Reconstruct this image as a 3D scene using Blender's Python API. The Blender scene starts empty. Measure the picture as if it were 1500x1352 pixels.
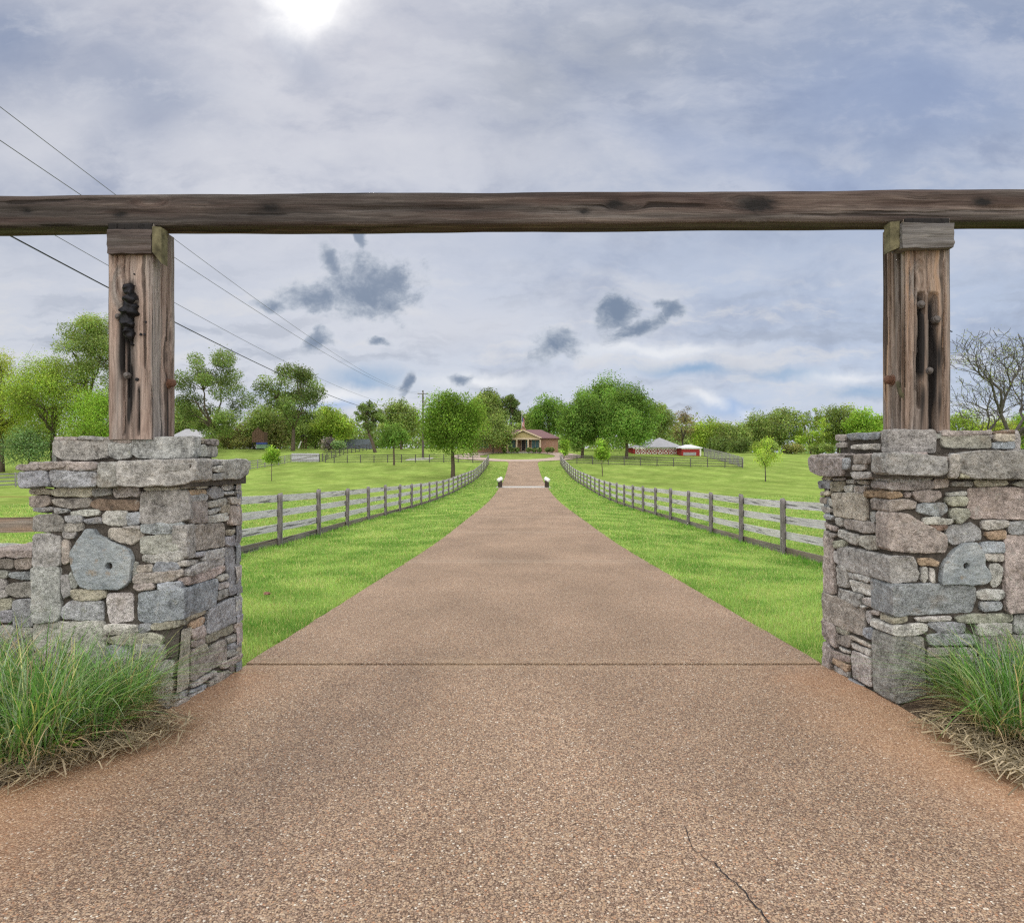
import bpy, math, random
import numpy as np
from mathutils import Vector, noise
R = math.radians
random.seed(7)
rng = np.random.default_rng(11)
scene = bpy.context.scene
COL = scene.collection
EYE = 1.6
F = 1000.0
CX, HZ = 768.0, 673.0

# ------------------------------------------------------------------ terrain
_py = np.array([-400, -60, 0, 5.2, 12.7, 16.7, 27.8, 36, 45, 55, 62, 70, 77, 85, 96, 105, 115, 130, 150, 170, 220, 400, 3000], float)
_pz = np.array([-1, -.25, 0, 0, -.33, -.50, -.76, -.96, -1.10, -1.12, -1.0, -.93, -.80, -.42, .28, 1.05, 1.78, 2.95, 3.75, 4.3, 5.0, 5.5, 6.0], float)
_fy = np.arange(-400, 3000, .25)
_fz = np.interp(_fy, _py, _pz)
_k = np.exp(-.5 * (np.arange(-24, 25) * .25 / 2.2) ** 2); _k /= _k.sum()
_sm = np.convolve(np.pad(_fz, 24, mode='edge'), _k, mode='valid')
_w = np.clip((_fy - 5.6) / 4, 0, 1)
_fz = np.where(_fy > 0, _fz * (1 - _w) + _sm * _w, _sm)
def sstep(a, b, x):
    t = np.clip((x - a) / (b - a), 0, 1); return t * t * (3 - 2 * t)
def gz(x, y):
    x = np.asarray(x, float); y = np.asarray(y, float)
    z = np.interp(y, _fy, _fz)
    z = z - .027 * np.clip(-x - 12, 0, 70) * sstep(75, 112, y) * (1 - sstep(118, 150, y))
    z = z - .022 * np.clip(x - 18, 0, 80) * sstep(100, 150, y)
    near = sstep(8, 14, y) * (1 - sstep(45, 80, y))
    z = z - near * (.20 * sstep(2.7, 5.8, x) + .08 * sstep(2.7, 5.8, -x))
    far = sstep(7, 14, np.abs(x)) * sstep(14, 30, y) * (1 - sstep(60, 90, y))
    z = z + far * .12 * np.sin(x * .11 + y * .05) * np.sin(y * .09)
    return z
def G(x, y): return float(gz(x, y))

# ------------------------------------------------------------------ object helpers
def link(o): COL.objects.link(o); return o
def tag(o, label=None, cat=None, group=None, kind=None):
    if label: o['label'] = label
    if cat: o['category'] = cat
    if group: o['group'] = group
    if kind: o['kind'] = kind
    return o
def thing(name, loc, label, cat, group=None):
    o = link(bpy.data.objects.new(name, None)); o.location = loc; o.empty_display_size = .3
    return tag(o, label, cat, group)
def root_loc(p):
    v = Vector((0, 0, 0))
    while p is not None: v += p.location; p = p.parent
    return v
def mesh_obj(name, V, Fc, mats, parent=None, smooth=False, loc=None, attrs=None, fmat=None):
    """V world coordinates (Nx3), Fc list of faces or an int array of equal sided faces."""
    V = np.asarray(V, float).reshape(-1, 3)
    base = Vector(loc) if loc is not None else Vector((0, 0, 0))
    off = root_loc(parent) + base if parent is not None else base
    V = V - np.array(off)
    me = bpy.data.meshes.new(name)
    if isinstance(Fc, np.ndarray):
        n, k = Fc.shape
        me.vertices.add(len(V)); me.vertices.foreach_set('co', V.ravel())
        me.loops.add(n * k); me.loops.foreach_set('vertex_index', Fc.astype(np.int32).ravel())
        me.polygons.add(n); me.polygons.foreach_set('loop_start', np.arange(0, n * k, k, dtype=np.int32))
        me.update(calc_edges=True)
    else:
        me.from_pydata(V.tolist(), [], Fc); me.update()
    if not isinstance(mats, (list, tuple)): mats = [mats]
    for m in mats: me.materials.append(m)
    if fmat is not None: me.polygons.foreach_set('material_index', np.asarray(fmat, np.int32))
    if smooth: me.polygons.foreach_set('use_smooth', np.ones(len(me.polygons), bool))
    for an, arr in (attrs or {}).items():
        arr = np.asarray(arr, np.float32)
        if arr.ndim == 1:
            a = me.attributes.new(an, 'FLOAT', 'POINT'); a.data.foreach_set('value', arr)
        else:
            a = me.attributes.new(an, 'FLOAT_COLOR', 'POINT')
            if arr.shape[1] == 3: arr = np.hstack([arr, np.ones((len(arr), 1), np.float32)])
            a.data.foreach_set('color', arr.ravel())
    o = link(bpy.data.objects.new(name, me)); o.location = base
    if parent is not None: o.parent = parent
    return o
class MB:
    def __init__(s): s.v = []; s.f = []; s.m = []; s.a = []
    def add(s, v, f, m=0, a=None):
        b = len(s.v); s.v += [tuple(p) for p in v]; s.f += [tuple(i + b for i in q) for q in f]; s.m += [m] * len(f)
        s.a += [a if a is not None else (1, 1, 1)] * len(v) if not (isinstance(a, list)) else a
        return s
    def box(s, x0, x1, y0, y1, z0, z1, m=0, a=None):
        v = [(x0, y0, z0), (x1, y0, z0), (x1, y1, z0), (x0, y1, z0), (x0, y0, z1), (x1, y0, z1), (x1, y1, z1), (x0, y1, z1)]
        return s.add(v, [(3, 2, 1, 0), (4, 5, 6, 7), (0, 1, 5, 4), (1, 2, 6, 5), (2, 3, 7, 6), (3, 0, 4, 7)], m, a)
    def bar(s, p, q, w, h, m=0, a=None, up=(0, 0, 1)):
        p = Vector(p); q = Vector(q); d = (q - p).normalized(); sd = d.cross(Vector(up))
        if sd.length < 1e-4: sd = Vector((1, 0, 0))
        sd.normalize(); u = sd.cross(d)
        v = []
        for c in (p, q):
            for (i, j) in ((-1, -1), (1, -1), (1, 1), (-1, 1)): v.append(c + sd * (i * w / 2) + u * (j * h / 2))
        return s.add(v, [(0, 1, 2, 3), (7, 6, 5, 4), (0, 4, 5, 1), (1, 5, 6, 2), (2, 6, 7, 3), (3, 7, 4, 0)], m, a)
    def tube(s, pts, rad, n=6, m=0, a=None, cap=True):
        pts = [Vector(p) for p in pts]; k = len(pts); v = []; f = []
        ref = None
        for i, p in enumerate(pts):
            d = (pts[min(i + 1, k - 1)] - pts[max(i - 1, 0)])
            d = d.normalized() if d.length > 1e-9 else Vector((0, 0, 1))
            if ref is None:
                ref = d.orthogonal().normalized()
            ref = (ref - d * ref.dot(d))
            ref = ref.normalized() if ref.length > 1e-6 else d.orthogonal().normalized()
            b = d.cross(ref); r = rad[i] if hasattr(rad, '__len__') else rad
            for j in range(n):
                t = 2 * math.pi * j / n; v.append(p + ref * (math.cos(t) * r) + b * (math.sin(t) * r))
        for i in range(k - 1):
            for j in range(n):
                j2 = (j + 1) % n; f.append((i * n + j, i * n + j2, (i + 1) * n + j2, (i + 1) * n + j))
        if cap:
            f.append(tuple(range(n - 1, -1, -1))); f.append(tuple((k - 1) * n + j for j in range(n)))
        return s.add(v, f, m, a)
    def lathe(s, c, prof, n=16, m=0, a=None):
        v = []; f = []; c = Vector(c); k = len(prof)
        for (r, z) in prof:
            for j in range(n):
                t = 2 * math.pi * j / n; v.append((c.x + r * math.cos(t), c.y + r * math.sin(t), c.z + z))
        for i in range(k - 1):
            for j in range(n):
                j2 = (j + 1) % n; f.append((i * n + j, i * n + j2, (i + 1) * n + j2, (i + 1) * n + j))
        f.append(tuple(range(n - 1, -1, -1))); f.append(tuple((k - 1) * n + j for j in range(n)))
        return s.add(v, f, m, a)
    def build(s, name, mats, parent=None, smooth=False, loc=None, tint=False):
        return mesh_obj(name, s.v, s.f, mats, parent, smooth, loc, {'tint': np.array(s.a, np.float32)} if tint else None, s.m if isinstance(mats, (list, tuple)) else None)
def at(px, py, d): return Vector(((px - CX) / F * d, d, EYE - (py - HZ) / F * d))
def X(px, d): return (px - CX) / F * d
def Z(py, d): return EYE - (py - HZ) / F * d

# ------------------------------------------------------------------ node helper
class NT:
    def __init__(s, tree): s.t = tree; s.n = tree.nodes; s.l = tree.links
    def new(s, typ, **kw):
        n = s.n.new(typ)
        for k, v in kw.items(): setattr(n, k, v)
        return n
    def put(s, sock, val):
        if isinstance(val, bpy.types.NodeSocket): s.l.new(val, sock)
        elif val is not None:
            try: sock.default_value = val
            except Exception:
                sock.default_value = tuple(val) + (1,) if len(val) == 3 else val
    def m(s, op, a, b=None, c=None, clamp=False):
        n = s.new('ShaderNodeMath', operation=op, use_clamp=clamp)
        s.put(n.inputs[0], a)
        if b is not None: s.put(n.inputs[1], b)
        if c is not None: s.put(n.inputs[2], c)
        return n.outputs[0]
    def vm(s, op, a, b=None, scale=None):
        n = s.new('ShaderNodeVectorMath', operation=op)
        s.put(n.inputs[0], a)
        if b is not None: s.put(n.inputs[1], b)
        if scale is not None: s.put(n.inputs[3], scale)
        return n.outputs[1] if op in ('DOT_PRODUCT', 'LENGTH') else n.outputs[0]
    def mix(s, fac, a, b, blend='MIX'):
        n = s.new('ShaderNodeMix', data_type='RGBA', blend_type=blend)
        s.put(n.inputs[0], fac); s.put(n.inputs[6], a); s.put(n.inputs[7], b)
        return n.outputs[2]
    def noise(s, vec, scale, detail=4, rough=.55, dist=0, col=False):
        n = s.new('ShaderNodeTexNoise')
        if vec is not None: s.put(n.inputs['Vector'], vec)
        n.inputs['Scale'].default_value = scale; n.inputs['Detail'].default_value = detail
        n.inputs['Roughness'].default_value = rough; n.inputs['Distortion'].default_value = dist
        return n.outputs['Color'] if col else n.outputs['Fac']
    def vor(s, vec, scale, feature='F1', out='Distance', rand=1):
        n = s.new('ShaderNodeTexVoronoi', feature=feature)
        if vec is not None: s.put(n.inputs['Vector'], vec)
        n.inputs['Scale'].default_value = scale; n.inputs['Randomness'].default_value = rand
        return n.outputs[out] if out else n
    def ramp(s, fac, stops, interp='LINEAR'):
        n = s.new('ShaderNodeValToRGB'); s.put(n.inputs[0], fac); e = n.color_ramp.elements; n.color_ramp.interpolation = interp
        while len(e) > 1: e.remove(e[-1])
        e[0].position = stops[0][0]; e[0].color = tuple(stops[0][1]) + (1,)
        for p, c in stops[1:]:
            q = e.new(p); q.color = tuple(c) + (1,)
        return n.outputs[0]
    def rng(s, v, a, b, c=0., d=1., smooth=True):
        n = s.new('ShaderNodeMapRange', interpolation_type='SMOOTHSTEP' if smooth else 'LINEAR')
        s.put(n.inputs[0], v); n.inputs[1].default_value = a; n.inputs[2].default_value = b; n.inputs[3].default_value = c; n.inputs[4].default_value = d
        return n.outputs[0]
    def mapping(s, vec, scale=(1, 1, 1), loc=(0, 0, 0), rot=(0, 0, 0)):
        n = s.new('ShaderNodeMapping'); s.put(n.inputs[0], vec)
        n.inputs[1].default_value = loc; n.inputs[2].default_value = rot; n.inputs[3].default_value = scale
        return n.outputs[0]
    def obj(s): return s.new('ShaderNodeTexCoord').outputs['Object']
    def attr(s, name, out='Color'):
        n = s.new('ShaderNodeAttribute'); n.attribute_name = name; return n.outputs[out]
    def bump(s, h, strength=.5, dist=.01, normal=None):
        n = s.new('ShaderNodeBump'); n.inputs['Strength'].default_value = strength; n.inputs['Distance'].default_value = dist
        s.put(n.inputs['Height'], h)
        if normal is not None: s.l.new(normal, n.inputs['Normal'])
        return n.outputs[0]
def mat(name):
    m = bpy.data.materials.new(name); m.use_nodes = True
    t = NT(m.node_tree); b = m.node_tree.nodes['Principled BSDF']
    b.inputs['Roughness'].default_value = .85
    b.inputs['Specular IOR Level'].default_value = .25
    return m, t, b
def plain(name, col, rough=.8, var=.25, scale=6, metal=0):
    m, t, b = mat(name)
    nz = t.noise(t.obj(), scale, 6, .6)
    f = t.rng(nz, .25, .75, 1 - var, 1 + var, False)
    t.put(b.inputs['Base Color'], t.vm('SCALE', col, scale=f))
    b.inputs['Roughness'].default_value = rough; b.inputs['Metallic'].default_value = metal
    t.put(b.inputs['Normal'], t.bump(t.noise(t.obj(), scale * 8, 4), .25, .01))
    return m
# ------------------------------------------------------------------ materials
def m_stone():
    m, t, b = mat('rubble_stone'); o = t.obj()
    c = t.attr('tint')
    n1 = t.noise(o, 9, 8, .65); n2 = t.noise(o, 42, 8, .7); n3 = t.noise(o, 160, 4, .6)
    f = t.m('ADD', t.rng(n1, .3, .7, .52, 1.36, False), t.rng(n2, .3, .7, -.48, .48, False))
    f = t.m('ADD', f, t.rng(n3, .3, .7, -.24, .24, False))
    col = t.vm('SCALE', c, scale=f)
    warm = t.rng(t.noise(t.mapping(o, loc=(3, 1, 7)), 6, 5, .6), .55, .72)
    col = t.mix(t.m('MULTIPLY', warm, .30), col, (.30, .235, .175))
    pale = t.rng(t.noise(t.mapping(o, loc=(9, 4, 2)), 14, 8, .75), .56, .66)
    col = t.mix(t.m('MULTIPLY', pale, .5), col, (.46, .46, .44))
    pits = t.rng(t.vor(o, 95), .06, .2)
    pm = t.rng(t.noise(t.mapping(o, loc=(5, 5, 5)), 12, 3), .45, .6)
    pit = t.m('MAXIMUM', pits, t.m('SUBTRACT', 1.0, pm))
    col = t.vm('SCALE', col, scale=t.rng(pit, 0, 1, .5, 1.0, False))
    lich = t.rng(t.noise(t.mapping(o, loc=(1, 9, 3)), 20, 6, .7), .62, .7)
    col = t.mix(t.m('MULTIPLY', lich, .35), col, (.22, .24, .12))
    col = t.vm('SCALE', col, scale=1.16)
    t.put(b.inputs['Base Color'], col)
    h = t.m('ADD', t.m('MULTIPLY', n2, 1.0), t.m('MULTIPLY', n3, .45)); h = t.m('ADD', h, t.m('MULTIPLY', pit, .35))
    t.put(b.inputs['Normal'], t.bump(h, 1.0, .022)); b.inputs['Roughness'].default_value = .95; b.inputs['Specular IOR Level'].default_value = .12
    return m
def m_slab():
    m, t, b = mat('blue_slab_stone'); o = t.obj()
    n1 = t.noise(o, 7, 8, .6); n2 = t.noise(t.mapping(o, rot=(0, .5, 0), scale=(1, 1, 3)), 22, 8, .7)
    col = t.ramp(n1, [(.3, (.21, .24, .268)), (.5, (.31, .345, .37)), (.66, (.42, .445, .455)), (.75, (.32, .28, .245))])
    col = t.vm('SCALE', col, scale=t.rng(n2, .3, .7, .7, 1.25, False))
    st = t.rng(t.noise(t.mapping(o, loc=(4, 2, 8)), 9, 6, .7), .56, .68)
    col = t.mix(t.m('MULTIPLY', st, .6), col, (.30, .22, .14))
    pt = t.rng(t.vor(o, 60), .05, .16); col = t.vm('SCALE', col, scale=t.rng(pt, 0, 1, .72, 1, False))
    n5 = t.noise(o, 130, 5, .65); col = t.vm('SCALE', col, scale=t.rng(n5, .3, .7, .8, 1.2, False))
    t.put(b.inputs['Base Color'], col); t.put(b.inputs['Normal'], t.bump(t.m('ADD', t.m('ADD', n2, pt), n5), .8, .012)); b.inputs['Roughness'].default_value = .9; return m
def m_mortar():
    m, t, b = mat('mortar'); o = t.obj(); n = t.noise(o, 30, 8, .7)
    col = t.ramp(n, [(.3, (.035, .031, .028)), (.7, (.125, .11, .095))]); t.put(b.inputs['Base Color'], col)
    t.put(b.inputs['Normal'], t.bump(t.noise(o, 80, 6, .7), .8, .015)); return m
def m_timber(name, stops, axis='z', char_shade_col=True, knots=True, sc=1.0):
    m, t, b = mat(name); o = t.obj()
    s = (26 * sc, 26 * sc, 1.1) if axis == 'z' else (1.1, 26 * sc, 26 * sc)
    s2 = (5, 5, .35) if axis == 'z' else (.35, 5, 5)
    s3 = (110, 110, 3) if axis == 'z' else (3, 110, 110)
    wob = t.noise(t.mapping(o, scale=(2, 2, 2)), 1.6, 3, .5, col=True)
    oo = t.vm('ADD', o, t.vm('SCALE', t.vm('SUBTRACT', wob, (.5, .5, .5)), scale=(.05 if axis == 'z' else .03)))
    if knots:
        ks = (4.2, 4.2, 1.5) if axis == 'z' else (1.5, 4.2, 4.2)
        kd = t.vor(t.mapping(o, scale=ks), 1.0)
        kn = t.rng(kd, .05, .33, 1, 0)
        push = t.vm('SCALE', (.06, .06, .06), scale=kn)
        oo = t.vm('ADD', oo, push)
    g = t.noise(t.mapping(oo, scale=s), 1.0, 6, .62)
    g2 = t.noise(t.mapping(oo, scale=s2), 1.0, 4, .6)
    g3 = t.noise(t.mapping(oo, scale=s3), 1.0, 3, .6)
    k = t.m('ADD', t.m('MULTIPLY', g, .52), t.m('MULTIPLY', g2, .48))
    col = t.ramp(k, stops)
    gy = t.rng(t.noise(t.mapping(oo, scale=tuple(v * .3 for v in s), loc=(8, 2, 5)), 1.0, 3, .5), .42, .62)
    lum = t.new('ShaderNodeRGBToBW'); t.put(lum.inputs[0], col); cg = t.new('ShaderNodeCombineXYZ'); [t.put(cg.inputs[i], lum.outputs[0]) for i in range(3)]
    col = t.mix(t.m('MULTIPLY', gy, .7), col, t.vm('MULTIPLY', cg.outputs[0], (1.0, .96, .94)))
    col = t.vm('SCALE', col, scale=t.rng(g3, .3, .7, .68, 1.3, False))
    crack = t.rng(t.noise(t.mapping(oo, scale=tuple(v * .62 for v in s), loc=(3, 7, 1)), 1.0, 2, .4), .60, .67)
    col = t.vm('SCALE', col, scale=t.rng(crack, 0, 1, 1, .35, False))
    if knots: col = t.vm('SCALE', col, scale=t.rng(t.rng(kd, .03, .12, 1, 0), 0, 1, 1, .35, False))
    if char_shade_col: col = t.mix(t.rng(t.attr('soot_shade'), .02, .42, 0, .98, False), col, (.016, .015, .016))
    t.put(b.inputs['Base Color'], col)
    h = t.m('SUBTRACT', t.m('ADD', g, t.m('MULTIPLY', g3, .5)), t.m('MULTIPLY', crack, 1.0))
    t.put(b.inputs['Normal'], t.bump(h, .8, .012)); b.inputs['Roughness'].default_value = .88
    return m
def m_drive():
    m, t, b = mat('exposed_aggregate'); o = t.obj()
    xyz = t.new('ShaderNodeSeparateXYZ'); t.put(xyz.inputs[0], o); x, y = xyz.outputs[0], xyz.outputs[1]
    cs, ds = [], []
    for scl, off in ((100, 0), (190, 5)):
        v = t.new('ShaderNodeTexVoronoi'); t.put(v.inputs['Vector'], t.mapping(o, loc=(off, off, 0))); v.inputs['Scale'].default_value = scl
        sep = t.new('ShaderNodeSeparateColor'); t.put(sep.inputs[0], v.outputs['Color'])
        cs.append(sep.outputs[0]); ds.append(v.outputs['Distance'])
    peb = t.ramp(cs[0], [(0, (.11, .070, .052)), (.14, (.22, .140, .100)), (.32, (.36, .24, .155)), (.50, (.29, .215, .160)), (.64, (.42, .29, .195)), (.80, (.47, .36, .265)), (.90, (.37, .19, .11)), (.96, (.50, .42, .34)), (1, (.66, .60, .52))])
    peb2 = t.ramp(cs[1], [(0, (.16, .105, .08)), (.5, (.32, .215, .155)), (1, (.43, .32, .25))])
    gap = t.rng(ds[0], .42, .62)
    col = t.mix(gap, peb, peb2)
    gap2 = t.m('MULTIPLY', gap, t.rng(ds[1], .3, .6))
    col = t.vm('SCALE', col, scale=t.rng(gap2, 0, 1, 1, .34, False))
    big = t.noise(t.mapping(o, scale=(1, .55, 1)), .75, 5, .55)
    col = t.vm('SCALE', col, scale=t.rng(big, .34, .66, .84, 1.12, False))
    col = t.vm('MULTIPLY', col, (1.12, 1.145, 1.14))
    # tyre darkening and grey wash in the middle, iron stain by the edges
    ax = t.m('ABSOLUTE', x)
    nn = t.noise(o, 1.3, 6, .65)
    edge = t.m('MULTIPLY', 1.3, t.m('MULTIPLY', t.rng(t.m('ADD', ax, t.m('MULTIPLY', t.m('SUBTRACT', nn, .5), 1.2)), 1.5, 2.5), t.rng(y, 5.4, 4.9)))
    col = t.mix(t.m('MULTIPLY', edge, .5), col, t.mix(.55, col, (.50, .265, .14)))
    tr = t.m('ABSOLUTE', t.m('SUBTRACT', t.m('ABSOLUTE', t.m('ADD', x, .1)), .95))
    tyre = t.m('MULTIPLY', t.rng(t.m('ADD', tr, t.m('MULTIPLY', t.m('SUBTRACT', nn, .5), .9)), .1, .62, 1, 0), t.rng(big, .4, .62, 1, .2))
    col = t.mix(t.m('MULTIPLY', t.m('MULTIPLY', tyre, t.rng(y, 6.2, 4.6)), t.rng(x, .5, -.7, .12, .46)), col, t.vm('MULTIPLY', col, (.58, .60, .66)))
    fj = t.m('ABSOLUTE', t.m('SUBTRACT', t.m('FRACT', t.m('DIVIDE', t.m('SUBTRACT', y, 5.24), 7.45)), .5))
    seam = t.m('MULTIPLY', t.rng(fj, .4955, .4985), t.rng(y, 8, 9)); halo = t.m('MULTIPLY', t.rng(fj, .44, .497), t.rng(y, 8, 9))
    col = t.mix(t.m('MULTIPLY', halo, .22), col, (.45, .36, .28)); col = t.vm('SCALE', col, scale=t.rng(seam, 0, 1, 1, .55, False))
    nearj = t.rng(t.m('ABSOLUTE', t.m('SUBTRACT', y, 5.26)), .03, .22, 1, 0)
    col = t.mix(t.m('MULTIPLY', nearj, t.rng(nn, .42, .6, 0, .45)), col, t.mix(.5, col, (.44, .33, .22)))
    t.put(b.inputs['Base Color'], col)
    h = t.m('SUBTRACT', 1.0, t.m('MINIMUM', ds[0], .62))
    t.put(b.inputs['Normal'], t.bump(h, .7, .012)); b.inputs['Roughness'].default_value = .9; b.inputs['Specular IOR Level'].default_value = .10
    return m
def m_ground():
    m, t, b = mat('lawn_ground'); o = t.obj()
    xyz = t.new('ShaderNodeSeparateXYZ'); t.put(xyz.inputs[0], o); x, y = xyz.outputs[0], xyz.outputs[1]
    n1 = t.noise(o, .09, 5, .6); n2 = t.noise(o, .8, 6, .65); n3 = t.noise(t.mapping(o, scale=(1, .5, 1)), 7, 6, .7); n4 = t.noise(t.mapping(o, scale=(.25, 1, 1)), .5, 5, .6)
    col = t.ramp(n2, [(.28, (.155, .24, .048)), (.5, (.22, .305, .072)), (.72, (.30, .37, .11))])
    col = t.mix(t.m('MULTIPLY', t.rng(n4, .55, .75), .5), col, (.29, .30, .075))
    col = t.vm('SCALE', col, scale=t.rng(n3, .3, .7, .72, 1.28, False))
    col = t.vm('SCALE', col, scale=t.rng(n1, .35, .65, .88, 1.1, False))
    # mowing stripes in the paddocks, diagonal
    st = t.m('SINE', t.m('ADD', t.m('ADD', t.m('MULTIPLY', x, 1.15), t.m('MULTIPLY', y, .42)), t.m('MULTIPLY', n1, 9.0)))
    pad = t.rng(t.m('ABSOLUTE', x), 6.5, 8.5)
    col = t.vm('SCALE', col, scale=t.m('ADD', 1.0, t.m('MULTIPLY', t.m('MULTIPLY', st, t.rng(n2, .35, .65, .03, .13)), pad)))
    sw = t.m('MULTIPLY', t.rng(t.m('ABSOLUTE', t.m('SUBTRACT', t.m('ADD', y, t.m('MULTIPLY', n2, 2.5)), 50.0)), .3, 1.3, 1, 0), t.rng(x, -9, -12))
    col = t.mix(t.m('MULTIPLY', sw, .5), col, (.20, .14, .06))
    soil = t.rng(t.m('ABSOLUTE', x), 7, 9)
    n6 = t.noise(t.mapping(o, scale=(1, .45, 1), loc=(2, 9, 0)), .28, 7, .68)
    col = t.vm('SCALE', col, scale=t.rng(n6, .32, .68, .80, 1.14, False))
    wd = t.m('MULTIPLY', t.rng(t.noise(t.mapping(o, loc=(1, 4, 0)), .42, 6, .72), .57, .68), .55)
    col = t.mix(wd, col, (.12, .21, .045))
    br = t.m('MULTIPLY', t.rng(t.noise(t.mapping(o, loc=(7, 3, 0)), .55, 6, .7), .62, .72), .45)
    col = t.mix(br, col, (.30, .27, .10))
    t.put(b.inputs['Base Color'], col); t.put(b.inputs['Normal'], t.bump(n3, .8, .05)); b.inputs['Roughness'].default_value = 1; b.inputs['Specular IOR Level'].default_value = 0
    return m
def m_leaf(name, trans=.45):
    m, t, b = mat(name); m.node_tree.nodes.remove(b)
    c = t.attr('tint')
    d = t.new('ShaderNodeBsdfDiffuse'); t.put(d.inputs[0], c)
    tr = t.new('ShaderNodeBsdfTranslucent'); t.put(tr.inputs[0], t.vm('MULTIPLY', c, (1.35, 1.35, .8)))
    mx = t.new('ShaderNodeMixShader'); mx.inputs[0].default_value = trans
    t.l.new(d.outputs[0], mx.inputs[1]); t.l.new(tr.outputs[0], mx.inputs[2])
    t.l.new(mx.outputs[0], m.node_tree.nodes['Material Output'].inputs[0])
    return m
def m_brick():
    m, t, b = mat('red_brick'); o = t.obj()
    n = t.new('ShaderNodeTexBrick'); t.put(n.inputs['Vector'], t.mapping(o, rot=(R(90), 0, 0)))
    n.inputs['Color1'].default_value = (.30, .15, .10, 1); n.inputs['Color2'].default_value = (.36, .20, .135, 1); n.inputs['Mortar'].default_value = (.38, .34, .30, 1)
    n.inputs['Scale'].default_value = 4; n.inputs['Mortar Size'].default_value = .015
    t.put(b.inputs['Base Color'], n.outputs[0]); return m
def m_soil():
    m, t, b = mat('mulch_soil'); o = t.obj(); n = t.noise(o, 14, 8, .7)
    t.put(b.inputs['Base Color'], t.ramp(n, [(.3, (.045, .03, .022)), (.5, (.12, .085, .06)), (.7, (.24, .18, .13))]))
    t.put(b.inputs['Normal'], t.bump(t.noise(o, 45, 6, .7), 1, .03)); return m
M = dict(stone=m_stone(), slab=m_slab(), mortar=m_mortar(), drive=m_drive(), ground=m_ground(), leaf=m_leaf('leaves', .40), blade=m_leaf('grass_blades', .35), brick=m_brick(), soil=m_soil(),
    post=m_timber('weathered_post_wood', [(.28, (.065, .045, .038)), (.42, (.19, .135, .112)), (.54, (.34, .262, .228)), (.66, (.44, .350, .305)), (.8, (.38, .22, .15))]),
    postr=m_timber('brown_post_wood', [(.28, (.045, .030, .024)), (.42, (.155, .105, .076)), (.52, (.28, .215, .18)), (.62, (.36, .24, .16)), (.8, (.40, .20, .10))]),
    beam=m_timber('dark_beam_wood', [(.28, (.018, .012, .011)), (.40, (.050, .033, .030)), (.52, (.088, .064, .057)), (.64, (.17, .135, .120)), (.85, (.19, .125, .10))], axis='x'),
    block=m_timber('grey_block_wood', [(.3, (.045, .042, .042)), (.5, (.15, .142, .142)), (.7, (.30, .29, .275))], axis='x', knots=False),
    blockd=m_timber('dark_block_wood', [(.3, (.035, .028, .028)), (.5, (.09, .07, .066)), (.7, (.15, .12, .11))], axis='x', knots=False),
    moss=plain('mossy_wood', (.135, .125, .075), .95, .75, 14),
    rail=m_timber('silver_fence_board', [(.25, (.22, .205, .225)), (.42, (.52, .495, .54)), (.6, (.68, .655, .70)), (.8, (.50, .47, .475))], axis='x', char_shade_col=False, knots=False, sc=1.2),
    railkick=m_timber('brown_kick_board', [(.25, (.10, .08, .065)), (.5, (.22, .175, .145)), (.75, (.34, .29, .25))], axis='x', char_shade_col=False, knots=False),
    railpost=m_timber('grey_fence_post', [(.25, (.07, .06, .06)), (.5, (.21, .19, .19)), (.75, (.37, .345, .34))], char_shade_col=False, knots=False),
    railfar=plain('dark_fence_wood', (.10, .092, .092), .9, .3, 4),
    railmid=plain('grey_far_fence_wood', (.27, .26, .27), .9, .3, 4),
    brownrail=m_timber('brown_rail_wood', [(.25, (.16, .10, .075)), (.5, (.34, .235, .17)), (.75, (.50, .38, .29))], axis='x', char_shade_col=False, knots=False),
    iron=plain('black_iron', (.022, .022, .026), .45, .5, 30, .7), bolt=plain('rusty_bolt', (.13, .118, .115), .65, .5, 50, .3), rust=plain('rusted_bolt', (.15, .08, .055), .8, .4, 50, .2),
    bark=plain('bark', (.115, .09, .07), .95, .45, 3), barkg=plain('grey_bark', (.085, .076, .07), .95, .4, 3),
    roof=plain('maroon_shingle', (.17, .095, .10), .9, .2, 6), tanside=plain('tan_siding', (.46, .37, .20), .8, .1, 3), white=plain('white_paint', (.75, .74, .71), .6, .08, 3), trim=plain('cream_trim', (.62, .50, .38), .7, .1, 3),
    teal=plain('teal_curtained_glass', (.05, .16, .17), .2, .4, 2), dark=plain('dark_door_paint', (.035, .03, .035), .5, .2, 3), wire=plain('wire_black', (.03, .03, .035), .6, .1, 3), wireg=plain('wire_grey', (.16, .16, .18), .6, .1, 3),
    red=plain('barn_red', (.30, .035, .035), .8, .2, 3), metalroof=plain('grey_metal_roof', (.33, .335, .36), .6, .2, 2), metalpale=plain('pale_metal_roof', (.68, .70, .75), .5, .08, 2), conc=plain('pale_concrete', (.40, .385, .365), .85, .25, 1.5),
    pole=plain('pole_wood', (.10, .085, .075), .9, .25, 3), ftred=plain('flag_red', (.50, .03, .05), .8, .05, 3), ftblue=plain('flag_blue', (.03, .05, .20), .8, .05, 3),
    blue=plain('blue_plastic', (.06, .09, .34), .4, .1, 3), greenp=plain('green_plastic', (.20, .33, .22), .4, .1, 3), wood=plain('play_wood', (.17, .105, .08), .85, .35, 3), lilac=plain('weathered_gate_paint', (.46, .46, .53), .85, .15, 2),
    bolw=plain('white_cap_paint', (.78, .79, .80), .5, .08, 3), bold=plain('dark_bollard_wood', (.055, .042, .035), .9, .4, 8))
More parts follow.
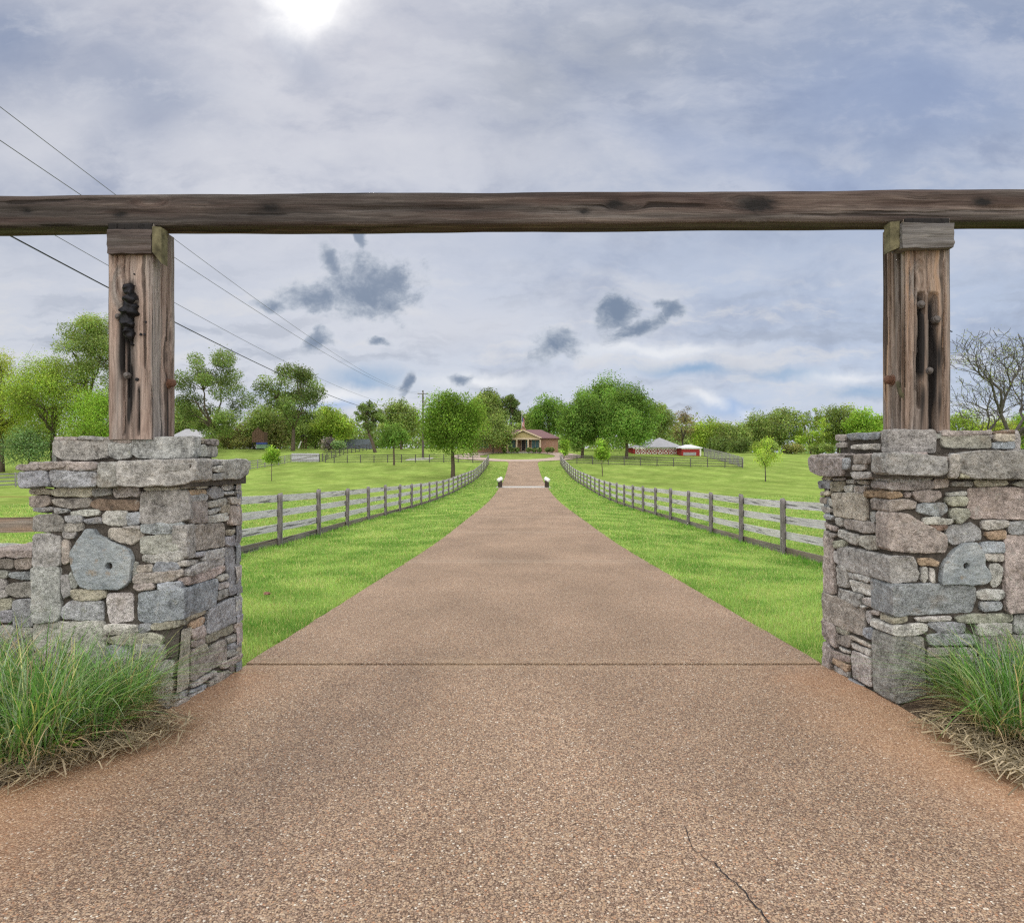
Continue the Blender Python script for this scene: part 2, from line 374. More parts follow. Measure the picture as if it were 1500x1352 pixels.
# ------------------------------------------------------------------ stone pillars
PAL = dict(g=(.335, .33, .315), b=(.315, .33, .355), l=(.46, .455, .435), w=(.55, .545, .525), p=(.365, .33, .31), t=(.41, .38, .32), o=(.37, .28, .20), y=(.335, .33, .27), k=(.15, .145, .145), r=(.235, .18, .145))
CR = dict(A=(0, 620, 7.5), B=(180, 620, 7.5), C=(0, 780, 7.5), D=(180, 780, 7.5), E=(180, 900, 7.5), G=(1170, 620, 6.76), H=(1330, 620, 6.76), I=(1170, 800, 6.76), J=(1330, 800, 6.76), K=(1170, 900, 7.5))
class Plane:
    def __init__(s, P, U, V):
        s.P = Vector(P); s.U = Vector(U).normalized(); s.V = Vector(V); s.V = (s.V - s.U * s.V.dot(s.U)).normalized(); s.N = s.U.cross(s.V)
    def off(s, d): return Plane(s.P + s.N * d, s.U, s.V)
    def ray(s, px, py):
        d = Vector(((px - CX) / F, 1, -(py - HZ) / F)); e = Vector((0, 0, EYE))
        k = (s.P - e).dot(s.N) / d.dot(s.N); return e + d * k
    def uv(s, px, py):
        q = s.ray(px, py) - s.P; return (q.dot(s.U), q.dot(s.V))
    def w(s, u, v, n=0): return s.P + s.U * u + s.V * v + s.N * n
def resample(poly, step):
    pts = [Vector((a, b, 0)) for a, b in poly]
    ar = sum(pts[i].x * pts[(i + 1) % len(pts)].y - pts[(i + 1) % len(pts)].x * pts[i].y for i in range(len(pts)))
    if ar < 0: pts.reverse()
    q = []
    for i, p in enumerate(pts):                        # cut the corners a little
        a = pts[i - 1]; c = pts[(i + 1) % len(pts)]
        ra = min(.010, (p - a).length * .14); rc = min(.010, (c - p).length * .14)
        q.append(p + (a - p).normalized() * ra); q.append(p + ((a - p).normalized() * ra + (c - p).normalized() * rc) * .27); q.append(p + (c - p).normalized() * rc)
    L = [0]
    for i in range(len(q)): L.append(L[-1] + (q[(i + 1) % len(q)] - q[i]).length)
    n = max(10, int(L[-1] / step)); out = []
    for k in range(n):
        s = L[-1] * k / n; i = 0
        while L[i + 1] < s: i += 1
        f = (s - L[i]) / max(1e-9, L[i + 1] - L[i]); out.append(q[i].lerp(q[(i + 1) % len(q)], f))
    return out, abs(ar) / 2
_sid = [0]
def stone(mb, pl, poly, col, depth=.10, E=None, proud=None, rr=.008, jit=True, step=.016):
    b, area = resample(poly, step); n = len(b)
    _sid[0] += 1; rs = random.Random(_sid[0] * 13 + 5)
    so = Vector((rs.uniform(-50, 50), rs.uniform(-50, 50), rs.uniform(-50, 50)))
    E = E if E is not None else -pl.N
    proud = proud if proud is not None else rs.uniform(-.004, .014)
    tu, tv = rs.uniform(-.07, .07), rs.uniform(-.07, .07)
    c = sum(b, Vector((0, 0, 0))) / n
    inw = []
    for i in range(n):
        t = (b[(i + 1) % n] - b[i - 1]).normalized(); inw.append(Vector((-t.y, t.x, 0)))
    r = min(rr, .22 * math.sqrt(area))
    b = [b[i] - inw[i] * min(.010, .09 * math.sqrt(area)) for i in range(n)]
    V = []; Fc = []; rings = 0
    def put(q, nn, e):
        w = pl.w(q.x, q.y, 0) + pl.N * nn + E * e
        s1 = noise.noise_vector(w * 7 + so); s2 = noise.noise_vector(w * 24 + so); s3 = noise.noise_vector(w * 60 + so)
        fd = noise.voronoi(w * 11 + so)[0]; ed = min(.5, fd[1] - fd[0])
        return w + s1 * .0065 + s2 * .0048 + s3 * .0026 + pl.N * (.010 * ed - .003)
    ds = [depth]
    if depth > .12: ds += [depth - .006, depth - .02]
    k = depth - .05
    while depth > .12 and k > .05: ds.append(k); k -= .035
    for j, e in enumerate(ds):
        ins = (.010 if j == 0 and depth > .12 else .003 if j == 1 and depth > .12 else 0)
        V += [put(b[i] + inw[i] * ins, proud * (1 if e < .05 else 1), e) for i in range(n)]; rings += 1
    for th in (0, 35, 65, 90):
        t = R(th); V += [put(b[i] + inw[i] * (r * (1 - math.cos(t))), proud - r + r * math.sin(t) + tu * (b[i].x - c.x) + tv * (b[i].y - c.y), 0) for i in range(n)]; rings += 1
    bl = rs.uniform(.0, .004); nr_ = max(3, min(9, int(math.sqrt(area) / .032)))
    for sc in [1 - (q_ + .7) / (nr_ + .4) for q_ in range(nr_)]:
        V += [put(c + (b[i] + inw[i] * r - c) * sc, proud + bl * (1 - sc * sc) + tu * (b[i].x - c.x) * sc + tv * (b[i].y - c.y) * sc, 0) for i in range(n)]; rings += 1
    V.append(put(c, proud + bl, 0))
    for k in range(rings - 1):
        for i in range(n):
            j = (i + 1) % n; Fc.append((k * n + i, k * n + j, (k + 1) * n + j, (k + 1) * n + i))
    k = (rings - 1) * n
    for i in range(n): Fc.append((k + i, k + (i + 1) % n, rings * n))
    f = rs.uniform(.86, 1.16); h = (rs.uniform(-.02, .02), rs.uniform(-.01, .01), rs.uniform(-.02, .02))
    mb.add(V, Fc, 0, tuple(max(.02, col[i] * f * (1 + h[i] * 2)) for i in range(3)))
def parse(txt, mb, pl, inner=None, E=None, shrink=0):
    for ln in txt.strip().splitlines():
        for item in ln.split('|'):
            t = item.split()
            if not t: continue
            ox, oy, s = CR[t[0]]; col = PAL[t[1]]; i = 2; wrap = None
            if t[2].startswith('w'): wrap = float(t[2][1:]); i = 3
            P = [tuple(float(v) for v in q.split(',')) for q in t[i:]]
            P = [(ox + a / s, oy + b / s) for a, b in P]
            if wrap is not None:
                ym = sum(p[1] for p in P) / len(P); xc = (max if wrap > max(p[0] for p in P) else min)(p[0] for p in P)
                a = inner.ray(wrap, ym); b = inner.ray(xc, ym); dep = max(.05, abs((a - b).dot(E)))
                Q = [pl.uv(*p) for p in P]; S = [(pl.w(*q) - inner.P).dot(inner.N) for q in Q]; sm = max(S); un = pl.U.dot(inner.N)
                Q = [(q[0] + (.004 - sv) / un, q[1]) if sv > sm - .07 else q for q, sv in zip(Q, S)]     # bring the corner edge onto the side face
                stone(mb, pl, Q, col, dep, E, proud=.004)
            else: stone(mb, pl, [pl.uv(*p) for p in P], col)
def solid(mb, quads):
    """a closed hexahedron from bottom (4) and top (4) corners"""
    mb.add(quads, [(3, 2, 1, 0), (4, 5, 6, 7), (0, 1, 5, 4), (1, 2, 6, 5), (2, 3, 7, 6), (3, 0, 4, 7)])

LF = """A t 315,722 470,712 565,740 560,770 400,780 320,772|A t 572,735 700,710 1000,712 1005,780 960,800 700,795 590,775|A g 1012,715 1200,705 1215,780 1100,787 1015,795|A g 1235,720 1380,700 1515,705 1520,800 1270,812
A p 302,802 530,805 545,880 400,912 320,905|A g 575,850 830,835 980,830 962,905 800,917 620,900|A r 990,880 1050,850 1510,855 1505,945 1080,942 985,905|A b 355,930 575,925 582,955 430,972 360,965|A b 600,925 760,945 755,972 605,987
A l 775,970 1080,952 1085,1000 830,1017 780,1005|A g 362,1035 440,1020 600,1005 680,1060 688,1175 500,1190 365,1170|A b 720,1028 895,1022 897,1090 740,1088|A b 915,1060 1090,1030 1108,1095 940,1097|A g 705,1110 905,1100 895,1180 720,1190
A l 1120,1010 1180,965 1383,975 1388,1110 1200,1110 1125,1080|A b 1397,985 1520,985 1522,1105 1400,1112|A l 1340,1140 1540,1128 1540,1165 1400,1160|A p 1200,1168 1350,1160 1530,1180 1570,1235 1440,1330 1215,1262
B g 195,760 720,740 728,1050 500,1093 195,1090|B l 230,715 400,692 620,690 615,725 260,737|B g 640,690 742,672 742,706 650,725|B b 205,1125 660,1097 662,1172 570,1200 350,1210 210,1190
D g 205,60 500,30 652,12 655,180 400,222 210,225|D l 215,260 655,204 652,285 560,318 420,325 215,310|D p 150,372 320,355 322,430 155,435|D b 335,400 365,340 618,340 600,415 450,440 335,430|D p 150,470 340,450 600,430 650,410 650,460 560,510 380,545 140,560 110,530|D p 125,580 340,560 345,620 180,640 122,610|D b 385,565 640,545 640,600 570,620 390,630
D b w318 175,670 560,638 665,622 665,895 590,935 330,985 170,975|D y 310,1030 340,1000 560,980 628,965 628,1030 560,1048 310,1070|D b 180,1012 300,1000 290,1070 200,1108 180,1080
E t w279 540,205 630,170 600,870 556,880|E g 430,920 560,890 575,950 470,975
C g 358,28 480,22 655,55 652,350 480,368 362,365|C p 682,85 745,78 750,320 672,345|C g 360,390 640,385 645,560 655,820 640,955 480,978 363,975|C g 670,470 728,468 768,600 765,690 700,718 682,600|C g 742,455 800,405 850,560 832,610 782,602
C t 790,642 960,640 1150,642 1165,700 1060,738 830,740 790,710|C b 690,830 780,762 1120,770 1110,960 850,950 690,930 668,860|C l 1180,680 1438,672 1440,958 1320,970 1210,983 1172,800
C l 360,1020 500,1000 1135,988 1155,1100 1145,1280 900,1330 375,1300|C l 1150,1022 1330,1012 1500,1030 1540,1080 1330,1110 1170,1110|C y 1180,1170 1400,1122 1650,1112 1780,1150 1760,1220 1400,1225 1190,1200|C g 690,-10 830,-20 800,60 770,70 700,68|C g 1460,330 1500,320 1540,500 1500,520 1455,500
C b 1170,1250 1460,1240 1460,1350 1180,1360|C g 1480,1245 1790,1240 1790,1400 1485,1390|C p 380,1330 760,1340 760,1440 380,1440|C g 780,1350 1150,1310 1150,1450 785,1460|C l 1165,1390 1460,1380 1460,1500 1170,1510|C g 1480,1420 1900,1420 1880,1600 1485,1600|C b 380,1460 900,1470 900,1620 390,1610|C t 920,1480 1150,1480 1460,1530 1450,1640 920,1640|C g 380,1640 900,1650 900,1840 380,1840|C b 920,1660 1470,1665 1470,1800 930,1800|C l 1490,1625 1890,1625 1860,1830 1500,1830|C g 930,1820 1480,1820 1480,1960 930,1960|C g 1500,1850 1850,1850 1850,1990 1500,1990"""
LI = """B o 795,640 925,635 930,668 800,672|B l 815,690 925,668 930,700 830,714|B o 750,742 925,732 925,780 755,786|B b 755,800 925,790 920,845 760,865|B p 760,872 928,852 925,1078 765,1093
B o 945,640 1090,635 1095,668 960,680|B l 1110,660 1230,655 1225,723 1105,730|B g 1242,638 1305,640 1312,665 1252,672|B b 1240,690 1298,685 1298,725 1237,725|B b 945,752 1000,692 1080,740 1085,800 990,825 940,800|B l 1100,765 1210,748 1205,775 1110,786|B g 1220,752 1303,738 1298,780 1225,790|B l 945,872 1130,822 1145,855 1120,888 960,915|B p 1172,832 1288,802 1288,880 1182,885
B l 950,965 1080,922 1092,942 1000,998 950,995|B t 1087,910 1165,897 1165,985 1092,987|B p 1190,920 1288,912 1288,1098 1182,1108|B l 942,1032 1140,992 1145,1060 1000,1083 942,1080|B p 795,1130 1118,1108 1122,1340 805,1388|B t 1160,1172 1225,1167 1220,1220 1165,1230|B b 1147,1262 1288,1228 1280,1328 1142,1338|B g 1237,1152 1288,1142 1288,1215 1242,1215
D g 700,-75 780,-80 775,258 706,272|D b 802,232 908,212 903,258 802,270|D l 915,217 1113,183 1113,258 920,308 892,308|D l 705,420 820,350 1128,283 1133,338 940,403 705,468|D g 690,318 858,300 790,345 690,368|D p 702,502 1118,368 1128,410 1000,488 704,572|D l 1052,482 1153,452 1148,508 1062,530|D l 1057,572 1158,542 1158,598 1052,628|D g 1052,662 1163,618 1163,688 1052,745
D b 1150,162 1283,157 1283,648 1182,676 1166,450|D b 937,852 1180,733 1298,708 1303,898 1238,978 932,1108|D t 712,902 918,837 914,880 732,968|D o 747,990 898,922 898,988 752,1048|D p 747,1080 888,1022 908,1130 782,1168|D p 755,1192 908,1152 908,1218 765,1258|D y 922,1140 1228,1012 1228,1088 932,1208|D p 1242,1002 1308,987 1308,1078 1247,1098
E p 762,452 900,402 1108,288 1138,320 1138,500 772,718|E g 1152,262 1298,204 1298,258 1152,318|E b 1152,342 1298,294 1298,340 1160,388|E g 1150,410 1298,362 1298,420 1152,468|E p 1092,538 1298,440 1290,498 1102,588|E l 762,772 1018,622 1028,650 772,798|E b 782,832 918,762 918,800 742,878|E l 742,892 898,822 923,860 762,938|E p 962,742 1058,662 1168,622 1168,700 1050,798 967,798|E p 1187,562 1288,512 1288,678 1202,688|E g 642,860 708,832 700,880 622,930|E l 590,985 690,902 738,940 690,1018 590,1070|E y 802,362 918,322 923,380 812,418|E p 762,380 795,372 800,418 770,440"""
LCF = """A p 185,457 413,450 418,500 250,518 172,500|A p 432,452 698,432 706,488 500,505 440,498|A p 718,432 1042,437 1046,490 800,508 722,495|A b 190,542 505,540 538,678 200,690|A b 545,530 800,540 1046,550 1042,678 575,690|A g 1077,440 1283,440 1283,680 1068,685
B g w307 -46,430 100,422 740,405 740,622 560,668 200,683 -42,680"""
LCI = "B g 977,415 1088,411 1083,450 982,455|B l 990,480 1088,472 1088,530 1002,530|B g 980,560 1088,552 1088,608 982,618|B g 1107,415 1378,406 1403,430 1398,558 1300,598 1112,603"
LUF = """A p 603,160 840,150 835,180 640,195 605,190|A g 860,150 1150,155 1145,185 870,180|A p 1165,158 1435,150 1432,195 1400,215 1180,200|A g 600,215 840,200 1165,220 1175,370 900,395 700,390 610,330|A g 1195,215 1430,240 1425,370 1280,382 1200,350
B g w281 105,165 690,160 690,360 600,365 500,375 160,370 100,330"""
LUI = "B t 762,180 905,178 905,215 770,215|B p 920,178 1045,185 1045,235 925,220|B l 815,250 920,245 922,355 820,355|B g 935,260 1040,258 1035,365 940,360"
RF = """H g w1279 -185,512 230,525 245,560 100,572 -185,568|H p w1277 -185,588 150,575 250,590 240,638 0,652 -185,648|H p 265,560 400,552 418,590 398,630 262,640|H g 425,590 638,572 638,620 430,620|H y 652,566 980,575 988,605 700,620|H g 1030,600 1149,562 1300,580 1300,620 1149,630
H o w1265 -185,680 -65,685 -50,720 -120,752 -185,752|H p 45,692 150,667 320,682 330,730 250,768 120,770|H p -28,682 20,692 14,730 -28,740|H w 375,686 583,681 588,710 400,714|H y 375,740 560,730 600,750 572,810 440,820 380,790|H b 102,822 160,802 370,802 383,860 330,913 180,890 107,870|H y 417,920 440,842 600,852 603,910 510,993
H p 617,655 850,646 1070,650 1280,660 1280,943 1070,940 750,935 650,940 617,900|H l 152,942 300,932 438,960 432,990 172,994|H r 215,1012 390,1012 368,1060 300,1068|H p w1276 -185,772 0,762 78,790 72,840 -80,868 -185,876|H p w1283 -185,892 0,900 110,970 378,1110 368,1270 180,1280 60,1268 -185,1245|H b 392,1032 640,988 728,1060 738,1148 430,1193 392,1150
H l 737,972 970,967 978,1010 900,1043 752,1040|H o 762,1082 958,1067 958,1140 820,1148|H b 992,990 1149,977 1300,977 1300,1088 1020,1093|H b 722,1192 943,1182 948,1275 742,1280|J l 757,77 948,77 948,150 772,130|J p 972,-98 1149,-108 1300,-108 1300,648 982,648 967,300
J g w1231 -126,112 50,112 75,200 108,275 80,338 -126,360|J o 97,132 190,122 308,152 298,190 112,180|J g 132,212 185,207 190,330 165,368 132,320|J l 217,217 258,212 273,350 250,383 222,340|J l 817,187 900,182 938,212 923,370 870,403 837,370
J b w1280 -128,378 140,385 678,402 683,550 640,648 -128,685|J l 702,452 760,432 948,442 948,498 900,528 722,518|J b 712,562 928,547 933,620 742,638|J l 72,712 300,697 438,702 428,735 102,740|J y 482,712 640,684 1028,682 1033,743 700,750 500,740|J g 1062,690 1300,682 1300,858 1072,858
J t w1291 -130,712 -12,692 -2,740 -130,772|J w w1277 -130,800 0,790 120,772 188,790 188,848 60,878 -130,876|K g w1280 1062,252 1368,252 1392,960 1072,962|K g w1291 1070,1000 1388,986 1398,1035 1072,1048|K p w1300 1070,1072 1278,1062 1288,1138 1072,1146|K b 1332,1052 1488,1042 1498,1080 1342,1098
J b 202,772 330,757 558,762 558,848 330,858|J b 202,892 400,872 648,882 658,968 240,970|J g 207,1022 488,1012 488,1080 212,1098|J y 207,1132 428,1122 428,1238 207,1248|J g 212,1267 478,1262 488,1338 212,1343|J l 682,772 1028,772 1028,868 692,878|J g 682,900 1149,890 1149,1060 700,1070|J l 508,1020 680,1015 690,1230 508,1230|J b 710,1090 1149,1080 1300,1090 1300,1230 710,1240|J p 510,1250 900,1250 900,1400 510,1400|J g 920,1260 1300,1260 1300,1420 920,1420|J g 1170,885 1300,880 1300,1060 1170,1060|J b 215,1365 490,1360 490,1480 215,1480|J l 510,1420 900,1420 900,1560 510,1560|J g 920,1440 1300,1440 1300,1600 920,1600|J g 215,1500 490,1500 490,1600 215,1600"""
RI = """G b 197,582 308,562 308,638 202,640|G y 317,587 438,582 428,660 322,663|G w 457,622 538,612 528,678 462,674|G l 547,632 678,617 640,688 547,688|G g 462,562 548,556 548,590 472,590|G l 562,572 678,571 668,603 572,600|G g 332,547 438,541 438,565 342,570|G t 217,541 308,536 308,562 227,564
G t 212,682 308,672 308,710 217,720|G p 207,732 268,736 263,788 207,785|G l 282,747 308,742 333,818 302,818|G g 217,822 308,842 308,880 242,880|G b 262,902 348,922 328,953 272,940|G t 342,692 638,702 655,730 655,955 352,908|G l 697,882 742,882 752,978 720,988 692,940
G l 362,942 418,942 428,1018 372,998|G p 452,952 738,1002 752,1078 640,1078 462,1030|G p 242,982 378,1042 368,1068 252,1020|G p 242,1062 368,1112 330,1130 262,1100|G l 397,1062 578,1112 578,1198 402,1118|G l 597,1122 758,1122 763,1238 680,1243 592,1190|G y 352,1172 458,1162 453,1220 362,1228
I p 237,-98 318,-88 343,468 252,438|I l 347,62 398,52 408,178 352,150|I l 387,202 473,217 478,408 392,385|I l 482,262 708,312 698,358 502,300|I w 502,342 718,402 688,488 542,440|I l 377,417 613,492 603,598 382,510|I w 647,512 728,517 733,598 652,558|I w 622,582 690,605 640,613
I p 247,467 375,512 638,622 638,878 480,828 252,718|I w 662,642 688,642 713,748 682,758 657,700|I p 702,642 795,642 795,688 712,670|I b 657,812 740,817 738,928 652,888|I p 237,732 358,792 363,998 302,958 232,878|I y 372,802 478,842 478,878 372,850|I p 377,887 508,892 503,998 382,948|I w 392,992 493,1037 488,1058 412,1030|I l 527,962 708,1042 698,1088 532,998|I t 502,882 718,992 718,1010 522,918
I p 237,947 318,1012 318,1218 232,1178|I p 327,1032 488,1092 488,1148 332,1088|I o 342,1102 488,1182 478,1238 347,1150|I w 342,1182 488,1252 478,1298 342,1230|K l 582,412 788,482 788,788 602,688|K b 272,592 548,712 538,778 272,640|K b 562,712 708,802 688,848 562,770|K o 742,852 1000,1000 985,1045 742,900"""
RCF = "H g w1274 -222,310 0,302 375,350 382,490 300,508 -222,495|H g 412,312 498,312 498,538 417,533|H g 512,310 640,287 1149,282 1320,282 1320,533 1149,540 640,535 600,495 512,470|H y 515,485 590,500 625,545 520,540"
RCI = "G p 102,345 428,350 425,512 202,518 112,470|G p 102,317 185,312 180,335 102,338|G p 197,312 428,307 428,335 202,340|G b 435,352 485,347 480,450 435,460|G p 540,322 678,317 683,393 542,393|G p 532,417 658,412 640,458 532,463|G g 522,490 690,487 690,543 540,540"
RUF = "H g w1289 -228,75 278,77 283,288 -228,288|H p 332,82 848,77 848,100 352,120|H y 347,132 808,132 808,238 440,240 352,225|H r 857,76 1058,72 1058,100 857,100|H t 862,110 1058,110 1058,172 862,170|H b 852,190 1058,190 1058,245 852,245"
RUI = "G p 357,122 448,117 448,173 362,173|G b 472,112 778,102 768,150 502,153|G p 367,202 458,192 458,235 372,238|G l 532,230 640,212 790,212 790,250 542,253"

def build_pillar(side):
    L = side == 'L'
    if L: x0, d0, k, m, xo, dl = -2.216, 4.336, .115, .116, -3.185, .80
    else: x0, d0, k, m, xo, dl = 2.389, 4.384, .05, -.124, 3.32, .86
    fr = Plane((x0, d0, 0), (1, 0, 0), (0, k, 1))
    inn = Plane((x0, d0, 0), (m, 1, 0) if L else (-m, -1, 0), (0, 0, 1))
    E = Vector((m, 1, 0)).normalized()
    lab = 'stout square rubble stone pillar beside a dry stone wall, holed slab on its face' if L else 'stout square rubble stone pillar with pale long corner stones, no wall attached beside it'
    root = thing('stone_pillar', ((x0 + xo) / 2, d0 + .45, 0), lab, 'stone pillar', 'pair of stone gate pillars')
    # core of mortar behind the stones
    def corners(z, ins):
        f = fr.off(-ins); i = inn.off(-ins); yf = f.P.y + k * (z - f.P.z) ; out = []
        sx = 1 if L else -1
        def ix(y): return x0 + m * (y - d0) - sx * ins
        xl = xo + sx * (ins + .05)
        yb = d0 + dl - ins
        a = [(xl, yf, z), (ix(yf), yf, z), (ix(yb), yb, z), (xl, yb, z)]
        return a if L else [a[1], a[0], a[3], a[2]]
    ztop = 1.43 if L else 1.49
    mb = MB(); solid(mb, corners(-.15, .022) + corners(ztop, .022))
    core = mb.build('mortar_core', M['mortar'], root)
    mb = MB()
    parse(LF if L else RF, mb, fr, inn, E); parse(LI if L else RI, mb, inn)
    # plain courses on the two hidden faces, so the pillar is whole from the side
    back = Plane((xo, d0 + dl, 0), (-1, 0, 0), (0, 0, 1)); outp = Plane((xo + (.05 if L else -.05), d0, 0), (0, -1, 0) if L else (0, 1, 0), (0, 0, 1))
    rs = random.Random(3 if L else 4)
    for pl, ulo, uhi in ((back, *((-(x0 + m * dl - xo), 0) if L else (0, xo - x0 - m * dl))), (outp, *((-dl, -.09) if L else (.09, dl)))):
        z = 0.0
        outer = pl is outp
        while z < ztop - .05:
            h = min(rs.uniform(.08, .2), ztop - z)
            if outer: lo_, hi_ = (ulo, -.10 - k * (z + h)) if L else (.10 + k * (z + h), uhi)
            else: lo_, hi_ = ulo, uhi
            u = lo_ + .01
            while u < hi_ - .06:
                w = min(rs.uniform(.14, .38), hi_ - .01 - u)
                stone(mb, pl, [(u, z + .008), (u + w - .014, z + .008), (u + w - .014, z + h - .008), (u, z + h - .008)], PAL[rs.choice('ggblpt')], .1, step=.035); u += w
            z += h
    body = mb.build('masonry', M['stone'], root, False, tint=True)
    # blue slab with a round hole, set in the front face
    mb = MB()
    if L: P = [(900, 30), (935, -20), (980, -45), (1040, -40), (1080, 18), (1190, 62), (1225, 102), (1420, 180), (1472, 270), (1445, 440), (1438, 540), (1330, 628), (1000, 625), (910, 600), (840, 490), (782, 330), (787, 220), (850, 100)]; ox, oy, s = CR['C']; hc, hr = (1215, 368), 38
    else: P = [(450, 42), (540, -28), (660, -38), (708, 20), (748, 120), (750, 190), (798, 240), (808, 340), (770, 373), (560, 388), (322, 373), (312, 300), (332, 190), (372, 130)]; ox, oy, s = CR['J']; hc, hr = (560, 192), 30
    poly = [fr.uv(ox + a / s, oy + b / s) for a, b in P]
    c = fr.uv(ox + hc[0] / s, oy + hc[1] / s); hrad = hr / s / F * 4.4
    b, ar = resample(poly, .02); n = len(b); cv = Vector((c[0], c[1], 0))
    V = []; Fc = []; prof = [(1, -.06), (1, .012), (.992, .019), (.97, .022), (.9, .023), (.8, .023), (.7, .024), (.6, .024), (.5, .024), (.4, .024), (.3, .024), (.2, .024), (.1, .024)]
    for (q, h) in prof:
        for p in b:
            d = p - cv; rr = hrad * 1.15; pp = cv + d.normalized() * (rr + (d.length - rr) * q); w = fr.w(pp.x, pp.y, h)
            V.append(w + noise.noise_vector(w * 9) * .007 + noise.noise_vector(w * 30) * .0045 + noise.noise_vector(w * 70) * .002)
    for h, r in ((.022, hrad * 1.12), (.014, hrad), (-.03, hrad * .9)):
        for p in b:
            d = (p - cv).normalized() * r; V.append(fr.w(cv.x + d.x, cv.y + d.y, h))
    nr = len(prof) + 3
    for kk in range(nr - 1):
        for i in range(n): j = (i + 1) % n; Fc.append((kk * n + i, kk * n + j, (kk + 1) * n + j, (kk + 1) * n + i))
    Fc.append(tuple((nr - 1) * n + i for i in range(n)))
    mb.add(V, Fc); o = mb.build('holed_slab', M['slab'], root, False); o['label'] = 'smooth blue grey slab with a round hole'
    # coping courses
    for name, tf, ti, df, di, zb, zt, oy in (('coping', LCF if L else RCF, LCI if L else RCI, .085, .055, ztop - .01, 1.582 if L else 1.645, .09),
                                          ('upper_coping', LUF if L else RUF, LUI if L else RUI, -.085, -.06, 1.57 if L else 1.63, 1.75 if L else 1.795, -.08)):
        f2 = fr.off(df); i2 = inn.off(di); mb = MB(); parse(tf, mb, f2, i2, E); parse(ti, mb, i2)
        sx = 1 if L else -1; ins = .02
        zm = (zb + zt) / 2
        yf = (f2.P.y + k * (zm - f2.P.z)) + ins; yb = d0 + dl + (.03 if oy > 0 else (-.22 if L else -.07)) - ins - .02
        ixx = lambda y: x0 + m * (y - d0) + sx * (di - ins)
        xl = xo - sx * (oy - ins - .05 if oy > 0 else oy + ins + .05)
        q = [(xl, yf, 0), (ixx(yf), yf, 0), (ixx(yb), yb, 0), (xl, yb, 0)]
        if not L: q = [q[1], q[0], q[3], q[2]]
        cm = MB(); solid(cm, [(a, b2, zb) for a, b2, _ in q] + [(a, b2, zt - .014) for a, b2, _ in q])
        # flat flags on top and rough blocks on the hidden sides
        ex = [(p[0], p[1]) for p in q]
        xs = sorted((ex[0][0], ex[1][0])); nseg = 4
        tp = Plane((xs[0], yf, zt), (1, 0, 0), (0, 1, 0))
        for a in range(nseg):
            u0 = (xs[1] - xs[0]) * a / nseg; u1 = (xs[1] - xs[0]) * (a + 1) / nseg
            stone(mb, tp, [(u0 + .005, 0), (u1 - .005, 0), (u1 - .005, yb - yf), (u0 + .005, yb - yf)], PAL['pgbg'[a]], .05, proud=-.004, step=.03)
        for pl, uh, rev in ((Plane((xl, yb, zb), (-1, 0, 0) if 1 else None, (0, 0, 1)), xs[1] - xs[0], L), (Plane((xl, yf, zb), (0, -1, 0) if L else (0, 1, 0), (0, 0, 1)), yb - yf, L)):
            for a in range(3):
                u0, u1 = uh * a / 3 + .006, uh * (a + 1) / 3 - .006
                if rev: u0, u1 = -u1, -u0
                stone(mb, pl.off(.02), [(u0, .01), (u1, .01), (u1, zt - zb - .01), (u0, zt - zb - .01)], PAL['gbp'[a]], .1, step=.035)
        o = mb.build(name, M['stone'], root, False, tint=True); cm.build('coping_mortar', M['mortar'], o)
    return root
build_pillar('L'); build_pillar('R')

# dry stone wall running off the left pillar
wr = thing('stone_wall', (-3.9, 4.85, 0), 'low grey dry stone wall butting against the outer side of a pillar', 'stone wall')
wp = Plane((-3.2, 4.62, 0), (1, 0, 0), (0, 0, 1)); mb = MB()
parse("""C p -700,335 -320,318 -320,395 -700,400|C p -300,318 140,300 145,385 -300,392|C p 165,300 355,275 355,392 170,398|C g -260,430 80,430 80,490 -260,490|C b 95,450 240,435 355,440 355,500 250,515 110,490|C g 75,590 160,560 355,555 355,700 180,705 90,660|C g -240,530 40,520 45,600 20,620 -240,640|C g -240,650 70,640 80,690 40,710 -240,725|C y -240,745 115,740 120,820 60,850 -240,850|C b 150,757 355,747 355,1020 150,1040|C b -240,880 138,867 100,980 -240,1000|C g -240,1020 120,1050 355,1060 355,1150 -240,1150
C g -650,420 -285,425 -285,620 -650,600|C b -650,640 -265,640 -265,900 -650,900|C g -650,930 -265,930 -265,1150 -650,1150|C l -650,1170 -150,1170 -150,1350 -650,1350|C g -130,1170 355,1170 355,1380 -130,1370|C p -650,1370 -150,1370 -150,1700 -650,1700|C g -130,1400 355,1400 355,1700 -130,1700""", mb, wp)
rs = random.Random(9)
for z0, z1 in ((0, .2), (.2, .38), (.38, .5), (.5, .68), (.68, .8), (.8, .93)):
    u = -3.2
    while u < -.62:
        w = rs.uniform(.16, .42); stone(mb, wp, [(u + .008, z0 + .008), (u + w - .008, z0 + .008), (u + w - .008, z1 - .008), (u + .008, z1 - .008)], PAL[rs.choice('ggblpt')], .1, step=.03); u += w
mb.build('masonry', M['stone'], wr, False, tint=True)
mb = MB(); mb.box(-6.4, -3.17, 4.645, 5.0, -.1, .935); mb.build('mortar_core', M['mortar'], wr)
mb = MB(); tp = Plane((-6.4, 4.60, .985), (1, 0, 0), (0, 1, 0)); u = 0
while u < 3.2:
    w = min(rs.uniform(.3, .6), 3.22 - u); stone(mb, tp, [(u + .006, 0), (u + w - .006, 0), (u + w - .006, .42), (u + .006, .42)], PAL[rs.choice('pplt')], .055, step=.03); u += w
mb.build('coping', M['stone'], wr, False, tint=True)

